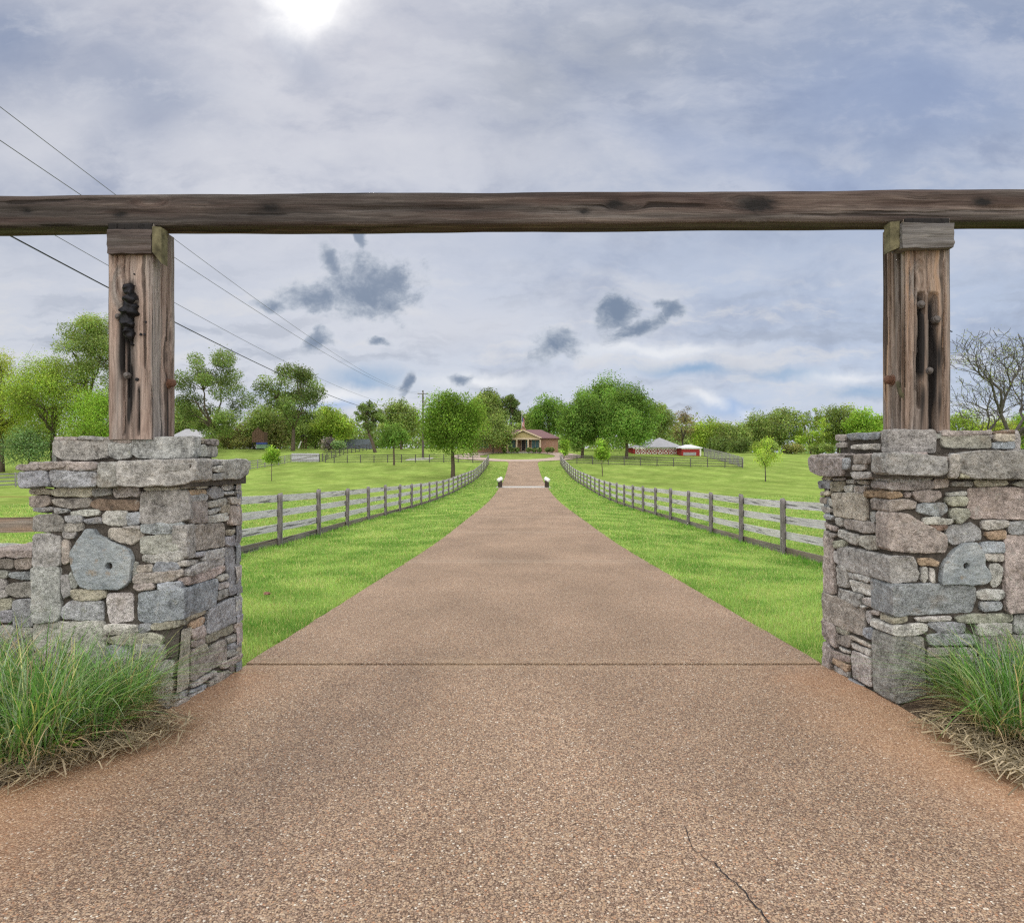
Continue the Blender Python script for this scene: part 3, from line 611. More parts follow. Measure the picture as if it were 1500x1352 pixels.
# ------------------------------------------------------------------ timber posts, blocks and beam
def carved_post(x0, x1, y0, y1, z0, z1, mt, parent, grooves, char_shade, seed):
    N = 220; Mz = 170; V = []; ch = []; so = Vector((seed * 7.1, 3, seed)); rg = random.Random(seed * 31)
    grooves = list(grooves)
    for f_ in range(4):
        for _ in range(11):
            za_ = z0 - .1 + rg.random() * (z1 - z0) * .8; grooves.append((f_, (x0 if f_ in (0, 2) else y0) + rg.uniform(.015, .285), za_, za_ + rg.uniform(.2, .75), rg.uniform(.003, .0055), rg.uniform(.008, .02)))
    per = [(x0, y0, 1, 0), (x1, y0, 0, 1), (x1, y1, -1, 0), (x0, y1, 0, -1)]
    ln = [x1 - x0, y1 - y0, x1 - x0, y1 - y0]; tot = sum(ln); pts = []
    for i in range(N):
        s = tot * i / N; f = 0
        while s > ln[f]: s -= ln[f]; f += 1
        cx, cy, dx, dy = per[f]; nx, ny = dy, -dx
        e = min(s, ln[f] - s); r = .02; ins = r - math.sqrt(max(0, r * r - (r - min(e, r)) ** 2)) if e < r else 0
        pts.append((cx + dx * s, cy + dy * s, nx, ny, f, ins * .7))
    for j in range(Mz + 1):
        z = z0 + (z1 - z0) * j / Mz
        for (x, y, nx, ny, f, ins) in pts:
            p = Vector((x, y, z)); d = ins; c = 0
            q = Vector((x * 16, y * 16, z * .8)) + so; q2 = Vector((x * 46, y * 46, z * 1.6)) + so
            d += .0075 * (noise.noise(q) + .5 * noise.noise(q2)) + .004 * noise.noise(Vector((x * 3, y * 3, z * 3)) + so)
            for (gf, pos, za, zb, w, dep) in grooves:
                if gf == f:
                    t = (x if f in (0, 2) else y) - pos - .008 * noise.noise(Vector((pos * 9, z * 3, seed)))
                    v = max(0, 1 - (abs(t) / w) ** 2) * min(1, max(0, (z - za) / .06)) * min(1, max(0, (zb - z) / .06)) if za <= z <= zb else 0
                    d += dep * math.sqrt(v)
            for (gf, pos, za, zb, w, amt) in char_shade:
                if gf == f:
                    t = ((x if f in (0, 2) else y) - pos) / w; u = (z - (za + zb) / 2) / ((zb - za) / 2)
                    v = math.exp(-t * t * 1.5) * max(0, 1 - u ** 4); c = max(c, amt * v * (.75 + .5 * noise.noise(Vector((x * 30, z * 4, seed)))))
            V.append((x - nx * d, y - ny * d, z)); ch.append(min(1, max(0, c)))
    Fc = []
    for j in range(Mz):
        for i in range(N): k = (i + 1) % N; Fc.append((j * N + i, j * N + k, (j + 1) * N + k, (j + 1) * N + i))
    Fc.append(tuple(Mz * N + i for i in range(N)))
    return mesh_obj('timber', V, Fc, mt, parent, True, attrs={'soot_shade': np.repeat(np.array(ch)[:, None], 3, 1)})
def px_post(px): return X(px, 4.6)
def hexbolt(parent, c, axis, r=.022, name='bolt', m='bolt', h=.022):
    """square-shouldered bolt head on a round washer, standing out along axis"""
    mb = MB(); a = Vector(axis).normalized(); s = a.orthogonal().normalized(); t = a.cross(s); c = Vector(c)
    def ring(rad, hh, n): return [c + a * hh + s * (rad * math.cos(2 * math.pi * i / n)) + t * (rad * math.sin(2 * math.pi * i / n)) for i in range(n)]
    prof = [(r * 1.25, -.03), (r * 1.25, .002), (r * 1.2, .006), (r * .92, .006), (r * .95, h * .75), (r * .72, h), (r * .3, h * 1.08)]
    V = []; n = 12
    for q, hh in prof: V += ring(q, hh, n)
    Fc = [(k * n + i, k * n + (i + 1) % n, (k + 1) * n + (i + 1) % n, (k + 1) * n + i) for k in range(len(prof) - 1) for i in range(n)]
    Fc.append(tuple((len(prof) - 1) * n + i for i in range(n))); mb.add(V, Fc); return mb.build(name, M[m], parent)
def build_post(side):
    L = side == 'L'
    if L: x0, x1, z0 = X(157.5, 4.6), -2.507, 1.735
    else: x0, x1, z0 = 2.567, X(1393, 4.6), 1.78
    zt = 3.19 if L else 3.225
    root = thing('timber_post', ((x0 + x1) / 2, 4.75, z0), 'square weathered timber post with a black burnt iron strap on its face' if L else 'square brown timber post split by deep blackened cracks, pale mossy block at its top', 'timber post', 'pair of timber gate posts')
    zz = lambda py: Z(py, 4.6)
    if L:
        gr = [(0, px_post(189), zz(585), zz(490), .006, .03), (0, px_post(203), zz(640), zz(572), .007, .025), (0, px_post(180), zz(640), zz(470), .009, .02), (0, px_post(190), zz(430), zz(375), .005, .02), (0, px_post(212), zz(560), zz(400), .004, .012), (0, px_post(219), zz(640), zz(380), .004, .012), (1, 4.70, zz(640), zz(360), .005, .02), (1, 4.78, zz(600), zz(420), .004, .015), (1, 4.84, zz(650), zz(470), .005, .02)]
        cs = [(0, px_post(189), zz(640), zz(400), .030, .75), (0, px_post(190), zz(520), zz(405), .055, .8), (0, px_post(178), zz(560), zz(455), .022, .7), (0, px_post(203), zz(640), zz(560), .012, .75), (0, px_post(196), zz(655), zz(480), .02, .45), (1, 4.79, zz(650), zz(565), .014, .6), (0, px_post(186), zz(680), zz(585), .03, .35)]
    else:
        gr = [(0, px_post(1349), zz(462), zz(428), .026, .06), (0, px_post(1347), zz(600), zz(455), .013, .055), (0, px_post(1366), zz(648), zz(428), .026, .055), (0, px_post(1372), zz(480), zz(430), .012, .05), (0, px_post(1340), zz(640), zz(360), .006, .02), (0, px_post(1383), zz(640), zz(380), .006, .022), (0, px_post(1358), zz(430), zz(365), .008, .02), (0, px_post(1333), zz(645), zz(380), .006, .018), (3, 4.68, zz(650), zz(345), .022, .028), (3, 4.78, zz(650), zz(400), .008, .02), (3, 4.63, zz(650), zz(480), .007, .02), (3, 4.85, zz(650), zz(345), .008, .015)]
        cs = [(0, px_post(1349), zz(560), zz(425), .030, .9), (0, px_post(1366), zz(668), zz(426), .040, 1.0), (0, px_post(1376), zz(640), zz(480), .03, .55), (0, px_post(1352), zz(640), zz(560), .03, .45), (3, 4.68, zz(640), zz(350), .012, .3)]
    cs.append((0, (x0 + x1) / 2, (3.12 if L else 3.165), zt + .06, .4, .95))  # top band is no char: shade under the beam painted into the colour
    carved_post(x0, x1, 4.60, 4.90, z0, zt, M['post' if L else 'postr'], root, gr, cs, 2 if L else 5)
    if L:
        mb = MB(); pts = []; rad = []
        for i in range(40):
            t = i / 39; py = 417 + 86 * t; px = 187.5 + 3 * math.sin(t * 7) + 3 * t
            pts.append((X(px, 4.58), 4.578, Z(py, 4.58))); rad.append((.020 + .022 * math.sin(math.pi * min(1, t * 1.1)) ** .6 + .007 * math.sin(t * 31) + .005 * math.sin(t * 57)) * (.75 if t > .86 else 1))
        mb.tube(pts, rad, 14)
        mb.v = [tuple(Vector(p) + noise.noise_vector(Vector(p) * 26) * .018 + noise.noise_vector(Vector(p) * 60) * .009) for p in mb.v]
        o = mb.build('iron_strap', M['iron'], root, True)
        for c in ((196.5, 441, .021), (173.5, 464, .017), (186, 550, .018)): hexbolt(root, (X(c[0], 4.59), 4.572 if c[2] == .021 else 4.59, Z(c[1], 4.59)), (0, -1, .1), c[2])
        hexbolt(root, (-2.505, 4.80, Z(562, 4.8)), (1, 0, .15), .03, 'bolt', 'rust', .05)
        mb = MB()
        for (px, py, r) in ((214, 472, .008), (206.5, 490, .009), (212, 490, .008), (201, 556, .012), (197, 402, .006)): mb = MB(); mb.tube([(px_post(px), 4.594, zz(py)), (px_post(px), 4.61, zz(py))], r, 8); mb.build('nail', M['iron'], root)
        bx0, bx1, bz0, bz1, by, bm = X(157, 4.56), X(222, 4.56) , 2.975, 3.137, 4.555, 'blockd'
    else:
        for c in ((1349, 446, .021), (1372, 468, .021), (1361.5, 543, .019)): hexbolt(root, (X(c[0], 4.59), 4.59, Z(c[1], 4.59)), (0, -1, .1), c[2])
        hexbolt(root, (2.565, 4.76, Z(557, 4.76)), (-1, 0, .1), .032, 'bolt', 'rust', .05)
        mb = MB(); mb.tube([(x1 - .01, 4.7, zz(478)), (x1 + .03, 4.69, zz(480)), (x1 + .06, 4.68, zz(483))], .004, 6); mb.build('bent_nail', M['iron'], root)
        hexbolt(root, (x1, 4.8, Z(594, 4.8)), (1, 0, 0), .03, 'bolt', 'rust', .045)
        mb = MB(); mb.tube([(2.572, 4.70, Z(560, 4.7)), (2.58, 4.66, Z(575, 4.66)), (2.59, 4.62, Z(590, 4.62))], [.012, .022, .010], 8); mb.v = [tuple(Vector(p) + noise.noise_vector(Vector(p) * 40) * .01) for p in mb.v]
        mb.build('bark_splinter', M['moss'], root, True)
        bx0, bx1, bz0, bz1, by, bm = X(1321, 4.54), X(1397.5, 4.54), 3.006, 3.172, 4.535, 'block'
    # bearing block in the front notch under the beam
    mb = MB(); nx, nz = 26, 14; V = []; Fc = []
    def surf(u, v, w):
        p = Vector((bx0 + (bx1 - bx0) * u, by + .125 * w, bz0 + (bz1 - bz0) * v))
        return p + noise.noise_vector(Vector((p.x * 3, p.y * 12, p.z * 34))) * .007 + noise.noise_vector(p * 14) * .004
    def grid(fn, a, b):
        v = [fn(i / a, j / b) for j in range(b + 1) for i in range(a + 1)]
        mb.add(v, [(j * (a + 1) + i, j * (a + 1) + i + 1, (j + 1) * (a + 1) + i + 1, (j + 1) * (a + 1) + i) for j in range(b) for i in range(a)])
    grid(lambda u, v: surf(u, v, 0), nx, nz); grid(lambda u, v: surf(u, 1, v), nx, 6); grid(lambda u, v: surf(u, 0, 1 - v), nx, 6); grid(lambda u, v: surf(1, v, u), 6, nz); grid(lambda u, v: surf(0, v, 1 - u), 6, nz); grid(lambda u, v: surf(1 - u, v, 1), nx, nz)
    o = mb.build('bearing_block', M[bm], root); o['label'] = 'dark timber block under the beam' if L else 'grey timber block with a mossy lower edge'
    mb = MB(); s = 1 if L else -1; xa = bx1 if L else bx0
    q = [(xa + s * .004, 4.56), (xa + s * .055, 4.58), (xa + s * .055, 4.66), (xa + s * .004, 4.66)]
    zb, zt2 = bz0 - .01, bz1 + .02
    v = [(q[0][0], q[0][1], zb + .02), (q[1][0], q[1][1], zb - (.05 if L else .0)), (q[2][0], q[2][1], zb - (.05 if L else 0)), (q[3][0], q[3][1], zb + .02)] + [(a, b2, zt2) for a, b2 in q]
    fcs = [(3, 2, 1, 0), (4, 5, 6, 7), (0, 1, 5, 4), (1, 2, 6, 5), (2, 3, 7, 6), (3, 0, 4, 7)]
    mb.add(v, fcs); mb.build('side_wedge', M['moss'], root)
build_post('L'); build_post('R')
# hewn beam
NX, NR = 420, 40; V = []; xa, xb = -4.6, 4.6; ch = []
for i in range(NX + 1):
    x = xa + (xb - xa) * i / NX; tz = 3.203 + .0345 * (x + 2.9) / 5.7
    for j in range(NR):
        a = 2 * math.pi * j / NR; ca, sa = math.cos(a), math.sin(a)
        e = 16.0; rr = (abs(ca) ** e + abs(sa) ** e) ** (-1 / e)
        py, pz = ca * rr * .100, sa * rr * .108
        p = Vector((x, py, pz)); k = Vector((x * .9, py * 22, pz * 22)); dd = .0045 * noise.noise(k) + .0035 * noise.noise(Vector((x * 1.3, py * 4, pz * 4))) + .0035 * noise.noise(Vector((x * 2.5, py * 60, pz * 60)))
        sh = math.exp(-((pz + .01 + .015 * math.sin(x * 2.1)) / .006) ** 2) * max(0, noise.noise(Vector((x * .8, 5, 5))) + .3) * .030 if py < 0 else 0
        c = 0
        for kx, kz, kr in ((X(395, 4.63), .005, .05), (X(38, 4.63), -.0, .03), (X(175, 4.63), -.03, .035), (X(900, 4.63), .02, .05), (X(855, 4.63), -.03, .03), (X(1110, 4.63), .01, .09), (X(1440, 4.63), .02, .05)):
            t = math.hypot((x - kx) / kr * .6, (pz - kz) / kr * 1.4); c = max(c, .75 * math.exp(-t * t * 1.4)) if py < 0 else c
            if py < 0: dd -= .008 * math.exp(-t * t)
        f = 1 + (dd - sh) / .1
        V.append((x, 4.73 + py * f, tz + .087 + pz * f)); ch.append(c * (.6 + .8 * abs(noise.noise(Vector((x * 20, pz * 40, 2))))))
Fc = [(i * NR + j, i * NR + (j + 1) % NR, (i + 1) * NR + (j + 1) % NR, (i + 1) * NR + j) for i in range(NX) for j in range(NR)]
Fc.append(tuple(range(NR))); Fc.append(tuple(NX * NR + j for j in range(NR)))
o = mesh_obj('crossbeam', V, Fc, M['beam'], None, True, loc=(0, 4.73, 3.2), attrs={'soot_shade': np.repeat(np.clip(ch, 0, 1)[:, None], 3, 1)})
tag(o, 'long dark hewn timber beam spanning the gateway on top of both posts', 'beam')
# ------------------------------------------------------------------ ground, drive, lawn
def ladder(stops):
    out = []
    for (a, b, st) in stops: out += list(np.arange(a, b, st))
    return np.array(out + [stops[-1][1]])
ys = ladder([(-40, 0, 4), (0, 20, .5), (20, 140, 1.), (140, 260, 4), (260, 600, 30), (600, 2600, 200)])
xh = ladder([(0, 8, .5), (8, 30, 1.), (30, 120, 4), (120, 400, 20), (400, 2400, 200)])
xs = np.concatenate([-xh[:0:-1], xh])
XX, YY = np.meshgrid(xs, ys); ZZ = gz(XX, YY)
nx_, ny_ = len(xs), len(ys)
idx = np.arange(nx_ * ny_).reshape(ny_, nx_)
Fg = np.stack([idx[:-1, :-1], idx[:-1, 1:], idx[1:, 1:], idx[1:, :-1]], -1).reshape(-1, 4)
tag(mesh_obj('ground', np.stack([XX, YY, ZZ], -1).reshape(-1, 3), Fg, M['ground'], None, True), kind='structure')
def strip(name, lefts, rights, yy, lift, mt, skirt=.12, nseg=10, arc=0.0):
    V = []; Fc = []; n = len(yy)
    for i, y in enumerate(yy):
        for j in range(nseg + 1):
            x = lefts[i] + (rights[i] - lefts[i]) * j / nseg; V.append((x, y, G(x, y) + lift))
    for i in range(n - 1):
        for j in range(nseg): a = i * (nseg + 1) + j; Fc.append((a, a + 1, a + nseg + 2, a + nseg + 1))
    top = len(V)
    for i in range(n):                                           # skirts give the slab its thickness
        for j in (0, nseg): v = V[i * (nseg + 1) + j]; V.append((v[0], v[1], v[2] - skirt))
    for i in range(n - 1):
        Fc.append((i * (nseg + 1), (i + 1) * (nseg + 1), top + 2 * i + 2, top + 2 * i)); Fc.append((i * (nseg + 1) + nseg, top + 2 * i + 1, top + 2 * i + 3, (i + 1) * (nseg + 1) + nseg))
    for i in (0, n - 1):
        b = len(V)
        for j in range(nseg + 1): v = V[i * (nseg + 1) + j]; V.append((v[0], v[1], v[2] - skirt))
        for j in range(nseg): Fc.append((i * (nseg + 1) + j, i * (nseg + 1) + j + 1, b + j + 1, b + j))
    return tag(mesh_obj(name, V, Fc, mt, None, False), kind='structure')
ly = [-14, -9, -4, 0, 1.5, 2.6, 3.25, 3.6, 3.9, 4.34, 5.225]; lx = [-20, -14, -9, -6, -4.2, -3.05, -2.52, -2.36, -2.28, -2.23, -2.135]
ry = [-14, -9, -4, 0, 1.5, 2.8, 3.39, 3.9, 4.4, 5.225]; rx = [20, 14, 9, 6, 4.0, 2.85, 2.50, 2.42, 2.39, 2.30]
ya = np.concatenate([np.arange(-14, 2, 1.), np.arange(2, 5.2, .1), [5.222]])
wig = lambda y, s: .02 * noise.noise(Vector((y * 2.2, s, 0))) + .012 * noise.noise(Vector((y * 7, s, 3)))
strip('driveway_apron', [np.interp(y, ly, lx) + wig(y, 1) for y in ya], [np.interp(y, ry, rx) + wig(y, 4) for y in ya], ya, .03, M['drive'])
cxd = lambda y: .075 - .0026 * (y - 5)
ym = np.concatenate([np.arange(5.252, 30, .3), np.arange(30, 111.2, 1.0)])
hw = lambda y: 2.215
def flare(y): return 0 if y < 104 else .5 * ((y - 104) / 4) ** 2
strip('driveway', [cxd(y) - hw(y) - flare(y) + wig(y, 7) for y in ym], [cxd(y) + hw(y) + flare(y) + wig(y, 9) for y in ym], ym, .036, M['drive'])
jt = MB(); jt.box(-2.1, 2.28, 5.19, 5.29, -.02, .004); tag(jt.build('joint_filler', M['iron']), kind='structure')
# oval loop in front of the house
V = []; Fc = []; n = 96
for i in range(n):
    t = 2 * math.pi * i / n
    for (a, b) in ((6.6, 8.2), (8.6, 10.2), (11.2, 12.4)): x = -1.2 + a * math.cos(t); y = 120 + b * math.sin(t); V.append((x, y, G(x, y) + .06))
for i in range(n):
    k = (i + 1) % n
    for r in (0, 1): Fc.append((i * 3 + r, i * 3 + r + 1, k * 3 + r + 1, k * 3 + r))
m_loop = plain('pale_drive_surface', (.40, .31, .26), .85, .15, 2)
tag(mesh_obj('driveway_loop', V, Fc, m_loop), kind='structure')
yb = np.arange(62.0, 64.8, .25); strip('concrete_strip', [cxd(y) - 2.5 for y in yb], [cxd(y) + 2.5 for y in yb], yb, .042, M['conc'], .1)
yb = np.arange(113, 118, 1.); strip('gravel_pad', [X(598, 116) for y in yb], [X(634, 116) for y in yb], yb, .05, M['conc'], .1)
# crack across the apron, a narrow open seam
cp = [(1003, 1212), (1010, 1228), (1015, 1244), (1030, 1256), (1048, 1266), (1060, 1280), (1074, 1292), (1088, 1302), (1097, 1318), (1112, 1332), (1122, 1345), (1134, 1362), (1150, 1385)]
V = []; Fc = []
cps = []
for i in range(len(cp) - 1):
    for t in (0, .25, .5, .75): cps.append((cp[i][0] + (cp[i + 1][0] - cp[i][0]) * t + random.uniform(-1.6, 1.6), cp[i][1] + (cp[i + 1][1] - cp[i][1]) * t + random.uniform(-1, 1)))
for i, (px, py) in enumerate(cps):
    d = (EYE - .03) * F / (py - HZ); x = X(px, d); w = .0010 + .0022 * abs(noise.noise(Vector((i * .7, 0, 0)))) + .0012 * (i > 12)
    V += [(x - w, d, .0342), (x + w, d, .0342)]
Fc = [(2 * i, 2 * i + 1, 2 * i + 3, 2 * i + 2) for i in range(len(cps) - 1)]
tag(mesh_obj('driveway_crack', V, Fc, M['iron']), kind='structure')
# planting beds by the gateway
def bed(sx, ly_, lx_):
    ya_ = np.concatenate([np.arange(1.5, 4.95, .1)]); V = []; Fc = []; nn = 26
    for y in ya_:
        e = np.interp(y, ly_, lx_) + (-.03 if sx < 0 else .03) * 0
        for j in range(nn + 1):
            w = 4.2 * (j / nn) ** 1.6; x = e + sx * w
            V.append((x, y, .012 + min(.10, .55 * w) * .9 + .03 * noise.noise(Vector((x * 3, y * 3, 1))) * min(1, w * 4) + .012 * noise.noise(Vector((x * 13, y * 13, 1))) * min(1, w * 6)))
    for i in range(len(ya_) - 1):
        for j in range(nn): a = i * (nn + 1) + j; Fc.append((a, a + 1, a + nn + 2, a + nn + 1))
    tag(mesh_obj('planting_bed', V, Fc, M['soil'], None, True), kind='structure')
bed(-1, ly, lx); bed(1, ry, rx)

# ---- blades
def blades(name, x, y, z, h, w, lean, col, nseg=1, az=None, curve=1.0):
    """x,y,z,h,w arrays; a blade is nseg quads ending in a tip"""
    n = len(x); az = rng.uniform(0, 2 * math.pi, n) if az is None else az
    side = az + math.pi / 2 + rng.uniform(-.5, .5, n)
    sx, sy = np.cos(side) * w / 2, np.sin(side) * w / 2
    rows = []
    for k in range(nseg + 1):
        t = k / nseg
        r = lean * h * t ** (1 + curve); zz = z + h * (t - .38 * np.clip(lean, 0, 1.6) * t ** (2 + curve) * (1 if nseg > 1 else 0))
        cx_, cy_ = x + np.cos(az) * r, y + np.sin(az) * r
        wd = (1 - t) ** .7 if k < nseg else 0
        if k < nseg: rows.append(np.stack([cx_ - sx * wd, cy_ - sy * wd, zz], -1)); rows.append(np.stack([cx_ + sx * wd, cy_ + sy * wd, zz], -1))
        else: rows.append(np.stack([cx_, cy_, zz], -1))
    V = np.stack(rows, 1); m = V.shape[1]; base = (np.arange(n) * m)[:, None]
    tris = []
    for k in range(nseg - 1):
        a = 2 * k; tris += [(a, a + 1, a + 3), (a, a + 3, a + 2)]
    a = 2 * (nseg - 1); tris.append((a, a + 1, a + 2))
    Fc = (base[:, :, None] + np.array(tris)[None]).reshape(-1, 3)
    C = np.repeat(col, m, 0)
    return V.reshape(-1, 3), Fc, C
def join(parts):
    V = []; Fc = []; C = []; b = 0
    for v, f, c in parts: V.append(v); Fc.append(f + b); C.append(c); b += len(v)
    return np.concatenate(V), np.concatenate(Fc), np.concatenate(C)
def lawncol(x, y, n):
    p = np.array([noise.noise(Vector((a * .8, b * .8, 4))) + .5 * noise.noise(Vector((a * 2.7, b * 2.7, 1))) for a, b in zip(x, y)])
    t = np.clip(.5 + p * 1.1 + rng.normal(0, .2, n), 0, 1)[:, None]
    c = (1 - t) * np.array([[.125, .24, .052]]) + t * np.array([[.34, .44, .145]])
    dry = (rng.random(n) < .16 + .12 * (p > .35))[:, None]
    c = np.where(dry, np.array([[.50, .45, .22]]) * rng.uniform(.6, 1.1, (n, 1)), c)
    return c * rng.uniform(.8, 1.4, (n, 1)) * np.array([[1.04, 1.14, 1.10]])
def scatter(n, x0, x1, y0, y1, bias=1.0):
    y = y0 + (y1 - y0) * rng.random(n) ** bias; return rng.uniform(x0, x1, n), y
parts = []
for (n, x0, x1, y0, y1, h, w) in ((85000, 2.13, 7.2, 4.9, 10, .050, .0062), (70000, 2.13, 8.0, 10, 17, .052, .010), (50000, 2.13, 8, 17, 30, .06, .017), (36000, 2.13, 8, 30, 60, .07, .034), (12000, 2.13, 8, 60, 100, .08, .06)):
    for s in (-1, 1):
        x, y = scatter(n, x0, x1, y0, y1, 1.15); x = x * s
        xe = np.array([cxd(b) for b in y]); keep = np.abs(x - xe) > 2.225 + .045 * np.sin(y * 5) * np.sin(y * 1.7) + .03 * np.sin(y * 17)
        keep &= ~((np.abs(x) < 3.35) & (y < 5.15))
        x, y = x[keep], y[keep]; m = len(x)
        edge = np.clip(1 - (np.abs(x - np.array([cxd(b) for b in y])) - 2.235) / .12, 0, 1)
        hh = h * rng.uniform(.5, 1.3, m) * (1 + .35 * edge)
        parts.append(blades('g', x, y, gz(x, y), hh, w * rng.uniform(.7, 1.3, m), rng.uniform(.1, .9, m), lawncol(x, y, m)))
for (n, x0, x1, y0, y1, h, w) in ((30000, 7.2, 16, 8, 24, .06, .018), (30000, 8, 30, 24, 52, .07, .04)):      # paddock
    for s in (-1, 1):
        x, y = scatter(n, x0, x1, y0, y1); x = x * s; m = len(x)
        parts.append(blades('g', x, y, gz(x, y), h * rng.uniform(.5, 1.3, m), w * rng.uniform(.7, 1.3, m), rng.uniform(.1, .9, m), lawncol(x, y, m)))
for s, fx in ((-1, lambda y: -6.12 + .7 * (y - 8) / 95), (1, lambda y: 6.14 - .62 * (y - 8) / 95)):                     # longer tufts along the fence foot
    n = 16000; y = 8 + 70 * rng.random(n) ** 1.6; x = fx(y) + rng.normal(0, .13, n)
    tuft = np.array([noise.noise(Vector((b * .9, s * 3, 0))) for b in y]); keep = rng.random(n) < np.clip(.35 + tuft * 1.3, .05, 1); x, y = x[keep], y[keep]; m = len(x)
    parts.append(blades('g', x, y, gz(x, y), rng.uniform(.05, .15, m), .010 + .0005 * y, rng.uniform(.1, .7, m), lawncol(x, y, m) * np.array([[.8, 1.0, .7]])))
V, Fc, C = join(parts)
tag(mesh_obj('lawn_grass', V, Fc, M['blade'], attrs={'tint': C}), kind='stuff')

# ---- tall ornamental grass clumps by the pillars
def clump(px, py, n, hmax, rad, lab, dry=.25, seed=0):
    d = (EYE - .06) * F / (py - HZ); x0 = X(px, d); z0 = .06
    root = thing('grass_clump', (x0, d, z0), lab, 'ornamental grass', 'tall grass clumps at the pillar feet')
    a = rng.uniform(0, 2 * math.pi, n); r = rad * np.sqrt(rng.random(n)); x = x0 + np.cos(a) * r; y = d + np.sin(a) * r * .8
    h = hmax * rng.uniform(.12, 1.12, n) ** .8; az = a + rng.normal(0, .7, n); lean = np.abs(rng.normal(.42, .42, n)) + .3 * r / rad
    t = rng.random((n, 1)); c = (1 - t) * np.array([[.085, .23, .05]]) + t * np.array([[.25, .45, .13]])
    blue = (rng.random(n) < .3)[:, None]; c = np.where(blue, np.array([[.32, .42, .27]]), c)
    brn = (rng.random(n) < .06)[:, None]; c = np.where(brn, np.array([[.50, .40, .26]]), c)
    yel = (rng.random(n) < .10)[:, None]; c = np.where(yel, np.array([[.55, .56, .24]]), c)
    V, Fc, C = blades('g', x, y, np.full(n, z0), h, rng.uniform(.006, .0125, n), lean, c * rng.uniform(.55, 1.35, (n, 1)), 7, az, .8)
    mesh_obj('green_blades', V, Fc, M['blade'], root, attrs={'tint': C})
    m = int(n * dry * 2.2); a = rng.uniform(0, 2 * math.pi, m); r = rad * 1.05 * np.sqrt(rng.random(m)); x = x0 + np.cos(a) * r; y = d + np.sin(a) * r * .9
    V, Fc, C = blades('g', x, y, np.full(m, z0 - .01), hmax * rng.uniform(.10, .55, m), rng.uniform(.005, .010, m), rng.uniform(.3, 1.7, m), np.array([[.58, .46, .30]]) * rng.uniform(.35, 1.25, (m, 1)), 5, a + rng.normal(0, .9, m), .7)
    mesh_obj('dry_blades', V, Fc, M['blade'], root, attrs={'tint': C})
clump(178, 1052, 460, .54, .15, 'grass clump nearest the corner of the pillar that has the wall', .3)
clump(112, 1078, 600, .60, .22, 'bushy grass clump in the middle of the row before the walled pillar', .35)
clump(35, 1105, 680, .66, .24, 'grass clump furthest from the drive, before the dry stone wall', .35)
clump(-70, 1090, 520, .7, .26, 'grass clump cut by the picture edge before the dry stone wall', .3)
clump(60, 1035, 520, .62, .24, 'grass clump set back against the foot of the dry stone wall', .2)
clump(1450, 1052, 480, .58, .16, 'grass clump nearest the drive before the pillar without a wall', .4)
clump(1500, 1078, 620, .66, .24, 'taller bright grass clump before the pillar without a wall, ringed by dead straw', .5)
clump(1590, 1060, 520, .7, .26, 'grass clump at the outer end of the row before the pillar without a wall', .3)
clump(1395, 1030, 260, .45, .08, 'thin sparse grass tuft at the foot of a pale corner stone', .5)
# dead straw lying on the beds and spilling on the drive
parts = []
for (pts, n, sp) in ((((0, 1150), (90, 1118), (160, 1098), (215, 1080), (250, 1058)), 330, 17), (((1375, 1052), (1400, 1070), (1440, 1100), (1475, 1125), (1530, 1150)), 560, 17), (((1400, 1058), (1450, 1085), (1510, 1120)), 330, 26), (((30, 1135), (140, 1092), (235, 1052)), 260, 22)):
    t = rng.random(n) * (len(pts) - 1.001); i = t.astype(int); f = t - i; P = np.array(pts, float)
    px = P[i, 0] * (1 - f) + P[i + 1, 0] * f + rng.normal(0, sp, n); py = P[i, 1] * (1 - f) + P[i + 1, 1] * f + rng.normal(0, sp * .45, n)
    d = (EYE - .05) * F / (py - HZ); x = (px - CX) / F * d; L = rng.uniform(.05, .30, n)
    al = rng.uniform(0, math.pi * 2, n)
    z = .05 + rng.uniform(0, .045, n); w = rng.uniform(.0035, .0085, n); e = rng.uniform(-.02, .02, n)
    dx, dy = np.cos(al) * L / 2, np.sin(al) * L / 2; ox, oy = -np.sin(al) * w / 2, np.cos(al) * w / 2
    V = np.stack([np.stack([x - dx - ox, d - dy - oy, z], -1), np.stack([x - dx + ox, d - dy + oy, z + .002], -1), np.stack([x + ox * 1.2, d + oy * 1.2, z + .012 + np.abs(e)], -1), np.stack([x - ox * 1.2, d - oy * 1.2, z + .012 + np.abs(e)], -1), np.stack([x + dx, d + dy, z + e], -1)], 1)
    base = (np.arange(n) * 5)[:, None]; Fc = (base[:, :, None] + np.array([(0, 1, 2), (0, 2, 3), (3, 2, 4)])[None]).reshape(-1, 3)
    parts.append((V.reshape(-1, 3), Fc, np.repeat(np.array([[.66, .56, .41]]) * rng.uniform(.2, .95, (n, 1)), 5, 0)))
V, Fc, C = join(parts); tag(mesh_obj('dead_straw', V, Fc, M['blade'], attrs={'tint': C}), kind='stuff')
